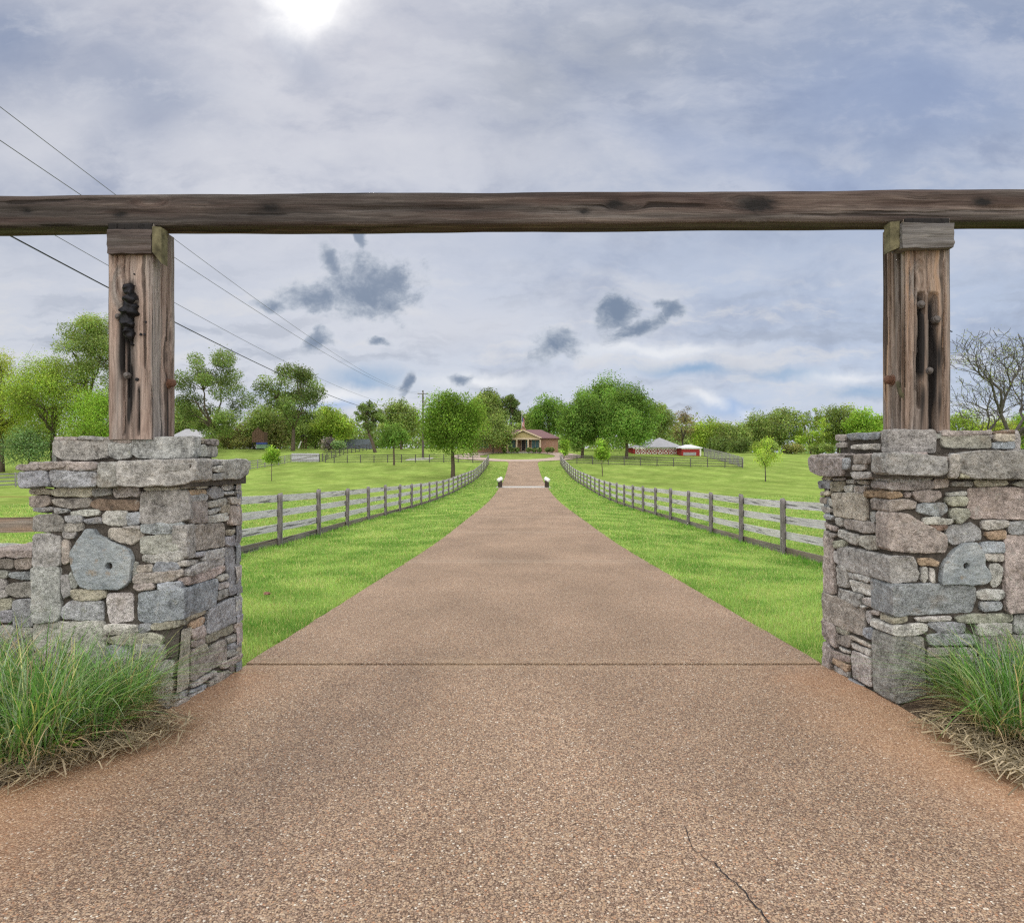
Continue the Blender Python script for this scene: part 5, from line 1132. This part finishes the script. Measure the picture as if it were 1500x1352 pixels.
def tree(label, px, top, wpx, bot, d, col, style='round', grp=None, lean=0, dens=1.0, seed=None, name='tree', cat='tree', trunk_r=None, base=None):
    sd = seed if seed is not None else int(px * 7 + top * 3 + d); rs = random.Random(sd); r_ = np.random.default_rng(sd)
    x = X(px, d); z0 = G(x, d); zt, zb = Z(top, d), max(Z(bot, d), z0 + .1); w = wpx / F * d; h = zt - zb
    bx = X(base, d) if base is not None else x; z0 = G(bx, d)
    root = thing(name, (bx, d, z0), label, cat, grp)
    cz = (zt + zb) / 2; k = wpx * (bot - top) / 1e3
    nl = {'round': 74, 'airy': 40, 'column': 26, 'sparse': 26, 'umbrella': 44, 'shrub': 26, 'willow': 60, 'woods': 30}[style]
    C = []; RR = []
    tries = 0
    while len(C) < nl and tries < 4000:
        tries += 1
        v = np.array([rs.gauss(0, 1), rs.gauss(0, 1), rs.gauss(0, 1)]); v /= np.linalg.norm(v)
        q = rs.uniform(.25, 1) ** .5 if style in ('airy', 'umbrella', 'sparse') else rs.uniform(.2, 1) ** .4
        lr = {'round': rs.uniform(.10, .24), 'airy': rs.uniform(.08, .16), 'column': rs.uniform(.2, .34), 'sparse': rs.uniform(.12, .22), 'umbrella': rs.uniform(.08, .15), 'shrub': rs.uniform(.2, .34), 'willow': rs.uniform(.12, .22), 'woods': rs.uniform(.18, .3)}[style]
        fx = 1.0
        if style == 'umbrella' and (v[2] * q < -.75 + .75 * abs(v[0])): continue
        if style in ('round', 'woods') and v[2] < -.75: continue
        # egg outline: widest a little below the middle, ragged by a low noise
        zz = v[2] * q; prof = 1 - .22 * max(0, zz) ** 2
        rag = 1 + .42 * noise.noise(Vector((v[0] * 1.7 + sd, v[1] * 1.7, v[2] * 1.7)))
        s = (1 - lr * .95) * rag
        C.append((x + v[0] * q * s * w / 2 * prof * fx, d + v[1] * q * s * w / 2 * prof * .95, cz + zz * s * h / 2)); m = min(w, h * 1.4) ; RR.append((lr * m * .95, lr * m * .95, lr * m * (.72 if style in ('umbrella', 'airy') else .85)))
    C = np.array(C); RR = np.array(RR); lt = r_.uniform(.5, 1.4, len(C))
    area = wpx * (bot - top)
    size = max(.055, d * .00112) * {'willow': .9, 'sparse': .95, 'airy': 1.0}.get(style, 1.12)
    cov = {'round': 4.6, 'airy': 1.6, 'column': 4.2, 'sparse': 1.1, 'umbrella': 1.8, 'shrub': 4.0, 'willow': 2.8, 'woods': 4.0}[style]
    n = int(cov * dens * area / (4 * (size / d * F) ** 2 * .62 * .5)); n = int(min(max(n, 350), 42000))
    base_c = np.array(COLS[col])
    V, Fc, T = leaf_cloud(C, RR, n, size, base_c, lt)
    tr = trunk_r or max(.05, min(.42, (zt - z0) * .021)); mb = MB()
    hub = Vector((x + lean * .0, d, zb + h * (.18 if style in ('round', 'column', 'shrub', 'woods') else .12)))
    tp = limb(mb, (bx, d, z0 - .3), hub, tr * 1.25, tr * .8, sd, 7, .05, 8)
    if style in ('airy', 'umbrella', 'sparse', 'willow'):
        order = list(range(len(C))); rs.shuffle(order); mains = []
        for i in order[:7]:
            e = Vector(C[i]); mid = hub.lerp(e, .62); limb(mb, hub, mid, tr * .55, tr * .28, sd + i, 6, .16); mains.append(mid)
        for i in order:
            e = Vector(C[i]); s = min(mains + [hub], key=lambda q: (q - e).length); limb(mb, s, e, tr * .26, tr * .05, sd + i * 3, 5, .16, 4)
            for _ in range(3):
                e2 = e + Vector((rs.gauss(0, 1), rs.gauss(0, 1), rs.gauss(.3, .8))) * float(RR[i][0]) * .8; limb(mb, e.lerp(s, .25), e2, tr * .06, tr * .02, sd + i * 5 + _, 3, .15, 3)
    else:
        top_p = Vector((x, d, zb + h * .75)); limb(mb, hub, top_p, tr * .75, tr * .15, sd + 1, 6, .06)
        for i in range(0, len(C), 2): limb(mb, hub.lerp(top_p, rs.uniform(0, .7)), C[i], tr * .3, tr * .06, sd + i, 4, .12, 4)
    mb.build('trunk', M['barkg' if style == 'sparse' else 'bark'], root, True)
    mesh_obj('crown', V, Fc, M['leaf'], root, attrs={'tint': T})
    return root
FARL = 'trees beyond the left paddock'; FARR = 'trees of the far right tree line'; PAD = 'young trees planted in the paddocks'
# left, behind the walled pillar
tree('tall airy dark green tree with ragged upper branches just left of the timber post', 128, 452, 150, 612, 112, 'mid', 'airy', FARL, seed=21, dens=1.35)
tree('broad pale yellow green willowy tree in front of the tall airy tree', 78, 520, 150, 652, 108, 'spring', 'willow', FARL, seed=5)
tree('loose yellow green tree cut by the left picture edge', 2, 500, 100, 650, 110, 'yellow', 'willow', FARL, dens=.8, seed=8)
tree('bright green leafy tree showing low beside the timber post', 150, 566, 110, 660, 106, 'bright', 'willow', FARL, seed=14)
tree('feathery blue green shrub standing alone above the coping of the walled pillar', 42, 630, 78, 676, 104, 'bluish', 'shrub', None, name='shrub', cat='shrub', seed=3)
tree('large airy tree with a forked trunk, close behind the timber post over the bungalow', 312, 508, 122, 646, 142, 'dark', 'airy', FARL, dens=1.45, seed=31, trunk_r=.42)
tree('flat topped spreading tree with a tall bare trunk, beside the forked tree', 430, 531, 118, 642, 144, 'dark', 'umbrella', FARL, dens=1.35, seed=12, base=429)
tree('mid green tree filling the gap below the flat topped tree', 402, 588, 96, 655, 160, 'mid', 'round', FARL, seed=6)
tree('rounded yellow green tree right of the flat topped tree', 486, 596, 66, 656, 162, 'spring', 'round', FARL, seed=9)
tree('dull green tree in the gap behind the bungalow', 270, 585, 70, 655, 185, 'mid', 'round', FARL, seed=19)
tree('low round green tree between the playhouse and the slide', 462, 622, 50, 660, 164, 'mid', 'round', FARL, seed=2)
for px, top, w, bot, d, c, lab in ((336, 627, 56, 661, 158, 'olive', 'olive shrub nearest the bungalow in the far shrub row'), (372, 616, 54, 661, 162, 'brown', 'brownish olive shrub rising behind the playhouse'), (408, 620, 52, 660, 158, 'olive', 'dull olive shrub right of the playhouse'), (306, 640, 40, 662, 150, 'mid', 'small green shrub half hidden by the coping of the walled pillar'),
                                    (482, 641, 26, 664, 140, 'lilac', 'greyish lilac shrub near the lilac gate'), (497, 644, 22, 664, 138, 'bluish', 'pale round shrub next to the lilac one'), (356, 640, 44, 661, 154, 'olive', 'low olive shrub just left of the playhouse')):
    tree(lab, px, top, w, bot, d, COLS and c, 'shrub', 'shrubs along the far left', name='shrub', cat='shrub', seed=int(px))
tree('dark tree with a bare leaning fork at its foot, left of the small round tree', 540, 586, 54, 642, 136, 'dark', 'umbrella', FARL, dens=1.8, seed=44, base=550, trunk_r=.3)
tree('soft green tree behind the dark leaning tree and the utility pole', 588, 583, 62, 656, 152, 'mid', 'round', FARL, seed=15)
tree('small round young tree with a dense crown in front of the back paddock fence', 577, 617, 42, 663, 103.5, 'deep', 'round', PAD, seed=16)
tree('full crowned maple standing inside the fence, biggest tree on that side of the drive', 663, 570, 108, 682, 80, 'maple', 'round', None, dens=1.25, seed=17, trunk_r=.22)
tree('dull green tree directly behind the full crowned maple', 712, 568, 66, 655, 156, 'mid', 'round', FARL, dens=2.2, seed=18)
tree('loose green tree between the maple and the brick house', 746, 572, 58, 652, 158, 'dark', 'airy', FARL, dens=2.0, seed=20)
tree('low leafy tree covering the end of the brick house', 722, 606, 62, 664, 127, 'mid', 'round', None, seed=23)
tree('dark green tree rising behind the brick house roof', 804, 576, 62, 650, 158, 'deep', 'round', None, seed=24)
tree('pale tree in the gap behind the flagpole', 776, 598, 46, 648, 182, 'mid', 'round', None, seed=25)
tree('narrow columnar young tree at the end of the fence facing the barn', 826.5, 637, 15, 672, 103, 'bright', 'column', None, seed=26, trunk_r=.07)
tree('dense dark maple nearest the brick house, right of the drive', 853, 572, 76, 668, 117, 'deep', 'round', 'pair of big dense trees right of the drive', seed=27, dens=1.7)
tree('widest dense maple right of the drive, standing before the barn', 918, 564, 98, 670, 115, 'deep', 'round', 'pair of big dense trees right of the drive', seed=28, dens=1.7)
tree('tallest green treetop showing between and behind the two dense maples', 890, 552, 108, 650, 142, 'deep', 'round', None, seed=29)
tree('soft green tree peeking out right of the widest maple', 962, 585, 48, 656, 144, 'mid', 'round', None, seed=30)
tree('slim bright young tree inside the fence facing the barn, before the two dense maples', 882, 637, 25, 684, 84, 'bright', 'column', PAD, seed=32, trunk_r=.05)
tree('half bare brownish tree above the barn roof', 1000, 598, 46, 652, 150, 'brown', 'sparse', FARR, seed=33, dens=1.2)
tree('sparse yellow green sapling alone in the open paddock before the tree line', 1121, 640, 48, 688, 75, 'spring', 'sparse', PAD, seed=34, dens=1.5, trunk_r=.06)
tree('thin bright green sapling in the paddock before the lilac gate', 398, 650, 24, 686, 76, 'bright', 'column', PAD, seed=35, trunk_r=.04)
for i, (px, top, w, bot, d, c, st, lab) in enumerate(((1040, 611, 62, 664, 156, 'spring', 'round', 'yellow green tree just right of the barn'), (1074, 618, 56, 664, 150, 'mid', 'woods', 'dull green tree above the corral fence'), (1108, 606, 60, 666, 158, 'mid', 'round', 'mid green tree behind the lone sapling'), (1148, 596, 66, 668, 160, 'mid', 'round', 'taller rounded tree right of the lone sapling'),
        (1188, 600, 58, 668, 154, 'spring', 'airy', 'lighter loose tree in the middle of the tree line'), (1228, 592, 66, 668, 158, 'mid', 'round', 'tall mid green tree short of the brown timber post'), (1268, 597, 64, 668, 150, 'bright', 'round', 'bright green rounded tree beside the brown timber post'), (1310, 600, 60, 668, 156, 'mid', 'round', 'green tree mostly hidden behind the brown timber post'),
        (1352, 604, 60, 668, 150, 'mid', 'round', 'green tree hidden behind the coping of the wall-less pillar'), (1412, 600, 64, 664, 118, 'spring', 'willow', 'pale spring green tree under the bare branches, nearest the brown post'), (1462, 610, 60, 664, 112, 'yellow', 'willow', 'yellow green bushy tree behind the bare trunks'), (1512, 600, 64, 664, 116, 'bright', 'willow', 'bright bushy tree at the right picture edge'))):
    tree(lab, px, top, w, bot, d, c, st, FARR, seed=50 + i, dens=1.3 if st in ('airy', 'willow') else 1.0)
for px, top, w, bot, d, c, lab in ((1052, 640, 40, 666, 142, 'dark', 'dark low shrub beside the corral fence'), (1086, 641, 46, 667, 144, 'dark', 'dark shrub right of the corral fence'), (1122, 646, 40, 668, 146, 'mid', 'green shrub behind the lone sapling'), (1160, 650, 44, 669, 146, 'olive', 'olive shrub along the middle of the tree line'), (1205, 651, 48, 669, 145, 'mid', 'long low green shrub near the brown post end of the tree line')):
    tree(lab, px, top, w, bot, d, c, 'shrub', 'shrubs at the foot of the right tree line', name='shrub', cat='shrub', seed=int(px))
for px in (739, 749.5, 758, 774, 782, 790.5, 802, 808.5):
    nm = {739: 'leftmost clipped shrub at the foot of the house, by the low leafy tree', 749.5: 'clipped shrub under the window left of the house door', 758: 'clipped shrub beside the column left of the house door', 774: 'clipped shrub just right of the house door', 782: 'clipped shrub under the left half of the teal porch window', 790.5: 'clipped shrub at the outermost porch column', 802: 'clipped shrub under the plain brick wall', 808.5: 'rightmost clipped shrub at the corner of the brick house'}[px]
    tree(nm, px, 655.5, 7.5, 662.3, 126.5, 'dark', 'shrub', 'clipped shrubs along the house front', name='shrub', cat='shrub', seed=int(px * 2), dens=.9)
# bare tree pair at the right edge
def bare(label, pxb, d, pxt, top, spread, seed, r0):
    rs = random.Random(seed); x = X(pxb, d); z0 = G(x, d); root = thing('bare_tree', (x, d, z0), label, 'tree', 'half bare trees at the right edge')
    mb = MB(); tips = []
    H = Z(top, d) - z0
    def grow(p, v, L, r, lv):
        n = 5; pts = [p]; rr = [r]
        for i in range(n):
            v = (v + Vector((rs.gauss(0, .13), rs.gauss(0, .13), rs.gauss(.03, .09)))).normalized(); p = p + v * (L / n); pts.append(p); rr.append(max(.016, r * (1 - .42 * (i + 1) / n)))
            if lv >= 3 and rs.random() < .5: tips.append(p)
        mb.tube(pts, rr, 8 if lv < 2 else 5 if lv < 4 else 3, cap=False)
        if lv >= 7 or r < .007: tips.append(p); return
        k = 3 if lv < 5 and rs.random() < .62 else 2
        for j in range(k):
            a = rs.uniform(0, 6.28); sp = rs.uniform(.36, .75) * (1.1 if lv else .9); s = v.orthogonal().normalized(); t = v.cross(s)
            nv = (v + (s * math.cos(a) + t * math.sin(a)) * sp * 1.3).normalized(); nv.z = max(nv.z, -.1)
            grow(p, nv, L * rs.uniform(.66, .86), r * .62 * rs.uniform(.85, 1.1), lv + 1)
        if lv < 4:
            q = pts[3]; a = rs.uniform(0, 6.28); s = v.orthogonal().normalized(); t = v.cross(s); grow(q, (v * .5 + s * math.cos(a) + t * math.sin(a) * .8 + Vector((0, 0, .25))).normalized(), L * .62, r * .4, lv + 2)
    grow(Vector((x, d, z0 - .3)), Vector((X(pxt, d) - x, 0, H)).normalized(), H * .30, r0, 0)
    # scale the crown to the height it has
    zmax = max(v[2] for v in mb.v); f = H / (zmax - z0)
    mb.v = [(x + (v[0] - x) * f * spread, d + (v[1] - d) * f, z0 + (v[2] - z0) * (f if v[2] > z0 else 1)) for v in mb.v]
    T = np.array([(x + (t.x - x) * f * spread, d + (t.y - d) * f, z0 + (t.z - z0) * f) for t in tips])
    mb.build('trunk', M['barkg'], root, True)
    m = min(len(T), 700); C = T[rng.choice(len(T), m, replace=False)]
    V, Fc, Tn = leaf_cloud(C, np.full((m, 3), .34), 2400, .06, (.30, .34, .10), rng.uniform(.7, 1.2, m), fringe=.3)
    mesh_obj('young_leaves', V, Fc, M['leaf'], root, attrs={'tint': Tn})
bare('half bare grey tree with a fan of fine twigs, left trunk of the edge pair', 1474, 62, 1462, 466, 1.25, 4, .30)
bare('half bare grey tree leaning out of the right picture edge, right trunk of the pair', 1497, 58, 1516, 476, 1.2, 11, .28)
# far woods closing the horizon
rs = random.Random(5); C = []; RR = []
for i in range(230):
    x = rs.uniform(-330, 330); y = 250 + rs.uniform(0, 45) + abs(x) * .05
    hh = rs.uniform(5, 13) * (1.0 if x > 0 else 1.25); z = G(x, y)
    C.append((x, y, z + hh * .5)); RR.append((rs.uniform(6, 11), 6, hh * .62))
C = np.array(C); RR = np.array(RR); V, Fc, T = leaf_cloud(C, RR, 90000, .70, (.24, .32, .12), rng.uniform(.75, 1.3, len(C)), fringe=.1)
tag(mesh_obj('far_woods', V, Fc, M['leaf'], attrs={'tint': T}), kind='stuff')
# ------------------------------------------------------------------ sky, sun, camera
SUN_D = Vector((-.320, 1, .694)).normalized()
elev = math.asin(SUN_D.z); azim = math.atan2(SUN_D.x, SUN_D.y)
w = bpy.data.worlds.new('World'); scene.world = w; w.use_nodes = True
w.cycles.sampling_method = 'NONE'
t = NT(w.node_tree); t.n.clear()
out = t.new('ShaderNodeOutputWorld'); bg = t.new('ShaderNodeBackground'); t.l.new(bg.outputs[0], out.inputs[0])
dirv = t.new('ShaderNodeTexCoord').outputs['Generated']
sx = t.new('ShaderNodeSeparateXYZ'); t.put(sx.inputs[0], dirv); dx, dy, dz = sx.outputs
sky = t.new('ShaderNodeTexSky'); sky.sky_type = 'NISHITA'; sky.sun_disc = False; sky.sun_elevation = elev; sky.sun_rotation = azim
skyc = t.vm('SCALE', sky.outputs[0], scale=.075)
yy = t.m('MAXIMUM', dy, .18); u = t.m('DIVIDE', dx, yy); v = t.m('DIVIDE', dz, yy)
cb = t.new('ShaderNodeCombineXYZ'); t.put(cb.inputs[0], u); t.put(cb.inputs[1], v); uv = cb.outputs[0]
def wob(scale, amp, det=5, off=0):
    c = t.noise(t.mapping(uv, loc=(off, off, 0)), scale, det, .6, col=True); return t.vm('SCALE', t.vm('SUBTRACT', c, (.5, .5, .5)), scale=amp)
def blob(vec, px, py, wx, wy, rot=0):
    q = t.mapping(vec, loc=(0, 0, 0)); q = t.vm('SUBTRACT', vec, ((px - CX) / F, (HZ - py) / F, 0))
    if rot: n = t.new('ShaderNodeVectorRotate', rotation_type='Z_AXIS'); t.put(n.inputs['Vector'], q); n.inputs['Angle'].default_value = R(rot); q = n.outputs[0]
    q = t.vm('MULTIPLY', q, (F / wx, F / wy, 0)); return t.m('EXPONENT', t.m('MULTIPLY', t.vm('DOT_PRODUCT', q, q), -1.0))
def srgb(r, g, b): return tuple(((c / 255 + .055) / 1.055) ** 2.4 if c > 10 else c / 255 / 12.92 for c in (r, g, b))
uvs = t.vm('ADD', uv, wob(2.2, .12)); uvd = t.vm('ADD', t.vm('ADD', uv, wob(7, .05, 6, 3)), wob(24, .022, 5, 9))
# broad colour of the thin overcast
left = t.rng(u, -.75, .75)
hi = t.mix(left, srgb(168, 175, 193) , srgb(160, 172, 196)); lo = t.mix(left, srgb(205, 210, 222), srgb(196, 208, 230))
base = t.mix(t.rng(v, .08, .62), lo, hi)
base = t.mix(.12, base, skyc)
# streaky veil
n1 = t.noise(t.mapping(uvs, scale=(1.3, 4.2, 1), rot=(0, 0, R(8))), 1.7, 7, .6); n2 = t.noise(t.mapping(uvs, scale=(1, 1.6, 1), loc=(4, 2, 0)), 3.2, 7, .62)
n3 = t.noise(t.mapping(uvd, scale=(1.2, 5.5, 1), loc=(1, 6, 0)), 4.5, 6, .6)
col = t.mix(t.m('MULTIPLY', t.rng(n1, .42, .68), .62), base, srgb(214, 217, 226))
col = t.mix(t.m('MULTIPLY', t.rng(n2, .48, .70), .55), col, srgb(140, 154, 182))
low = t.rng(v, .34, .18)
col = t.mix(t.m('MULTIPLY', t.m('MULTIPLY', t.rng(n3, .50, .66), low), .5), col, srgb(158, 168, 186))
col = t.mix(t.m('MULTIPLY', t.m('MULTIPLY', t.rng(n3, .50, .36), low), .55), col, srgb(222, 222, 224))
# local patches: darker veil, blue gaps, white billows
def patch(col, c, amt, blobs, vec=uvs):
    m = None
    for bl in blobs: b = blob(vec, *bl); m = b if m is None else t.m('MAXIMUM', m, b)
    m = t.m('MULTIPLY', m, t.rng(n2, .25, .6, .55, 1.1)); return t.mix(t.m('MULTIPLY', m, amt, clamp=True), col, c)
col = patch(col, srgb(134, 149, 178), .95, [(215, 145, 130, 55, 20), (430, 80, 60, 30, 40), (20, 60, 90, 60, 0)])
col = patch(col, srgb(165, 172, 186), .7, [(770, 130, 90, 110, -10), (900, 60, 160, 60, 0)])
n4 = t.noise(t.mapping(uvs, scale=(1, 1.9, 1), loc=(7, 1, 0), rot=(0, 0, R(-14))), 5.5, 8, .64)
up = t.rng(v, .26, .40)
col = t.mix(t.m('MULTIPLY', t.m('MULTIPLY', t.rng(n4, .48, .68), up), .55), col, srgb(136, 149, 177))
col = t.mix(t.m('MULTIPLY', t.m('MULTIPLY', t.rng(n4, .50, .34), up), .45), col, srgb(208, 211, 220))
col = patch(col, srgb(150, 168, 204), .45, [(1330, 140, 260, 110, 0), (1150, 260, 260, 40, 15)])
col = patch(col, srgb(214, 216, 224), .65, [(720, 235, 220, 40, 0), (60, 200, 120, 50, -20), (640, 470, 220, 40, 0), (330, 250, 90, 50, 30)])
col = patch(col, srgb(140, 172, 206), .85, [(545, 556, 62, 17, 0), (420, 580, 40, 8, 0), (1165, 552, 60, 9, 0), (1010, 545, 60, 10, 0), (1265, 580, 60, 10, 0)], uvd)
col = patch(col, srgb(120, 165, 220), .85, [(1078, 600, 42, 13, 0), (510, 590, 40, 6, -8)], uvd)
col = patch(col, srgb(238, 240, 244), .8, [(490, 582, 90, 12, 0), (1040, 588, 34, 10, 20), (1105, 606, 30, 9, 10), (1230, 555, 60, 9, 0), (700, 560, 90, 10, 0), (960, 512, 130, 10, 0)], uvd)
# small dark cumulus, one big torn cloud and its scraps
uvc = t.vm('ADD', t.vm('ADD', uv, wob(6, .07, 4, 3)), wob(19, .032, 5, 9))
cum = None
for bl in ((530, 424, 92, 50, 0), (452, 430, 66, 30, 5), (395, 440, 34, 16, 0), (478, 385, 16, 34, -25), (534, 352, 12, 30, 10), (462, 492, 26, 16, -30), (594, 551, 14, 24, 20), (678, 556, 26, 13, 0), (818, 508, 52, 30, -20), (900, 450, 34, 34, 30), (938, 480, 52, 18, -15), (978, 456, 26, 16, 20), (555, 493, 26, 8, 0)):
    b = blob(uvc, *bl); cum = b if cum is None else t.m('MAXIMUM', cum, b)
nf = t.noise(t.mapping(uvc, scale=(1, 1.5, 1)), 9, 7, .66)
nf2 = t.noise(t.mapping(uv, scale=(1, 1.3, 1), loc=(3, 3, 0)), 30, 6, .7)
raw = t.m('ADD', t.m('ADD', cum, t.m('MULTIPLY', t.m('SUBTRACT', nf, .5), 1.3)), t.m('MULTIPLY', t.m('SUBTRACT', nf2, .5), .75))
dens = t.rng(raw, .30, .70)
rim = t.m('MULTIPLY', t.rng(raw, .12, .34), t.rng(raw, .62, .36)); col = t.mix(t.m('MULTIPLY', rim, .10), col, srgb(226, 230, 236))
ccol = t.mix(t.rng(t.m('ADD', t.m('MULTIPLY', raw, .6), t.m('MULTIPLY', nf, .7)), .55, 1.0), srgb(190, 198, 210), srgb(118, 135, 159))
col = t.mix(t.m('MULTIPLY', dens, .93), col, ccol)
# bright veil round the sun
sd = t.vm('DOT_PRODUCT', dirv, tuple(SUN_D)); ang = t.m('ARCCOSINE', t.m('MINIMUM', sd, .99999))
wa = t.m('ADD', ang, t.m('MULTIPLY', t.m('SUBTRACT', t.noise(uvs, 6, 6, .6), .5), .11))
g1 = t.m('MINIMUM', t.m('MULTIPLY', t.m('EXPONENT', t.m('MULTIPLY', t.m('MULTIPLY', wa, wa), -420.0)), 1.25), 1.0); g2 = t.m('EXPONENT', t.m('MULTIPLY', t.m('MULTIPLY', wa, wa), -16.0))
col = t.mix(t.m('MULTIPLY', g2, .42), col, srgb(226, 226, 232)); col = t.mix(g1, col, (1.35, 1.33, 1.3))
# unseen sky overhead and behind, brightness added to light the camera-facing sides
ovr = t.rng(dz, .58, .95); beh = t.rng(dy, .12, -.6)
col = t.mix(t.m('MAXIMUM', ovr, beh), col, (.52, .50, .47))
gain = t.m('ADD', 1.0, t.m('ADD', t.m('MULTIPLY', ovr, 2.3), t.m('MULTIPLY', beh, 2.6)))
gain = t.m('MULTIPLY', gain, t.rng(dz, -.06, .0, .35, 1.0))
t.put(bg.inputs[0], col); t.put(bg.inputs[1], gain)
sl = bpy.data.lights.new('sun', 'SUN'); sl.energy = 1.5; sl.angle = R(12); sl.color = (1, .95, .87)
so = link(bpy.data.objects.new('sun', sl)); so.rotation_euler = (-SUN_D).to_track_quat('-Z', 'Y').to_euler(); so.location = SUN_D * 200
cam = bpy.data.cameras.new('camera'); co = link(bpy.data.objects.new('camera', cam)); scene.camera = co
co.location = (0, 0, EYE); co.rotation_euler = (R(90), 0, 0)
cam.sensor_fit = 'HORIZONTAL'; cam.sensor_width = 36; cam.lens = 36 * F / 1500; cam.shift_x = (750 - CX) / 1500; cam.shift_y = -(676 - HZ) / 1500 * -1 if False else (HZ - 676) / 1500
cam.clip_start = .05; cam.clip_end = 6000
vs = scene.view_settings; scene.display_settings.display_device = 'sRGB'; vs.view_transform = 'Standard'; vs.look = 'None'; vs.exposure = 0; vs.gamma = 1; vs.use_curve_mapping = False
scene.cycles.use_denoising = False
scene.cycles.pixel_filter_type = 'BLACKMAN_HARRIS'; scene.cycles.filter_width = 1.3
scene.cycles.use_adaptive_sampling = False; scene.cycles.sample_clamp_indirect = 4
scene.cycles.max_bounces = 6; scene.cycles.diffuse_bounces = 3; scene.cycles.transmission_bounces = 4; scene.cycles.caustics_reflective = False; scene.cycles.caustics_refractive = False
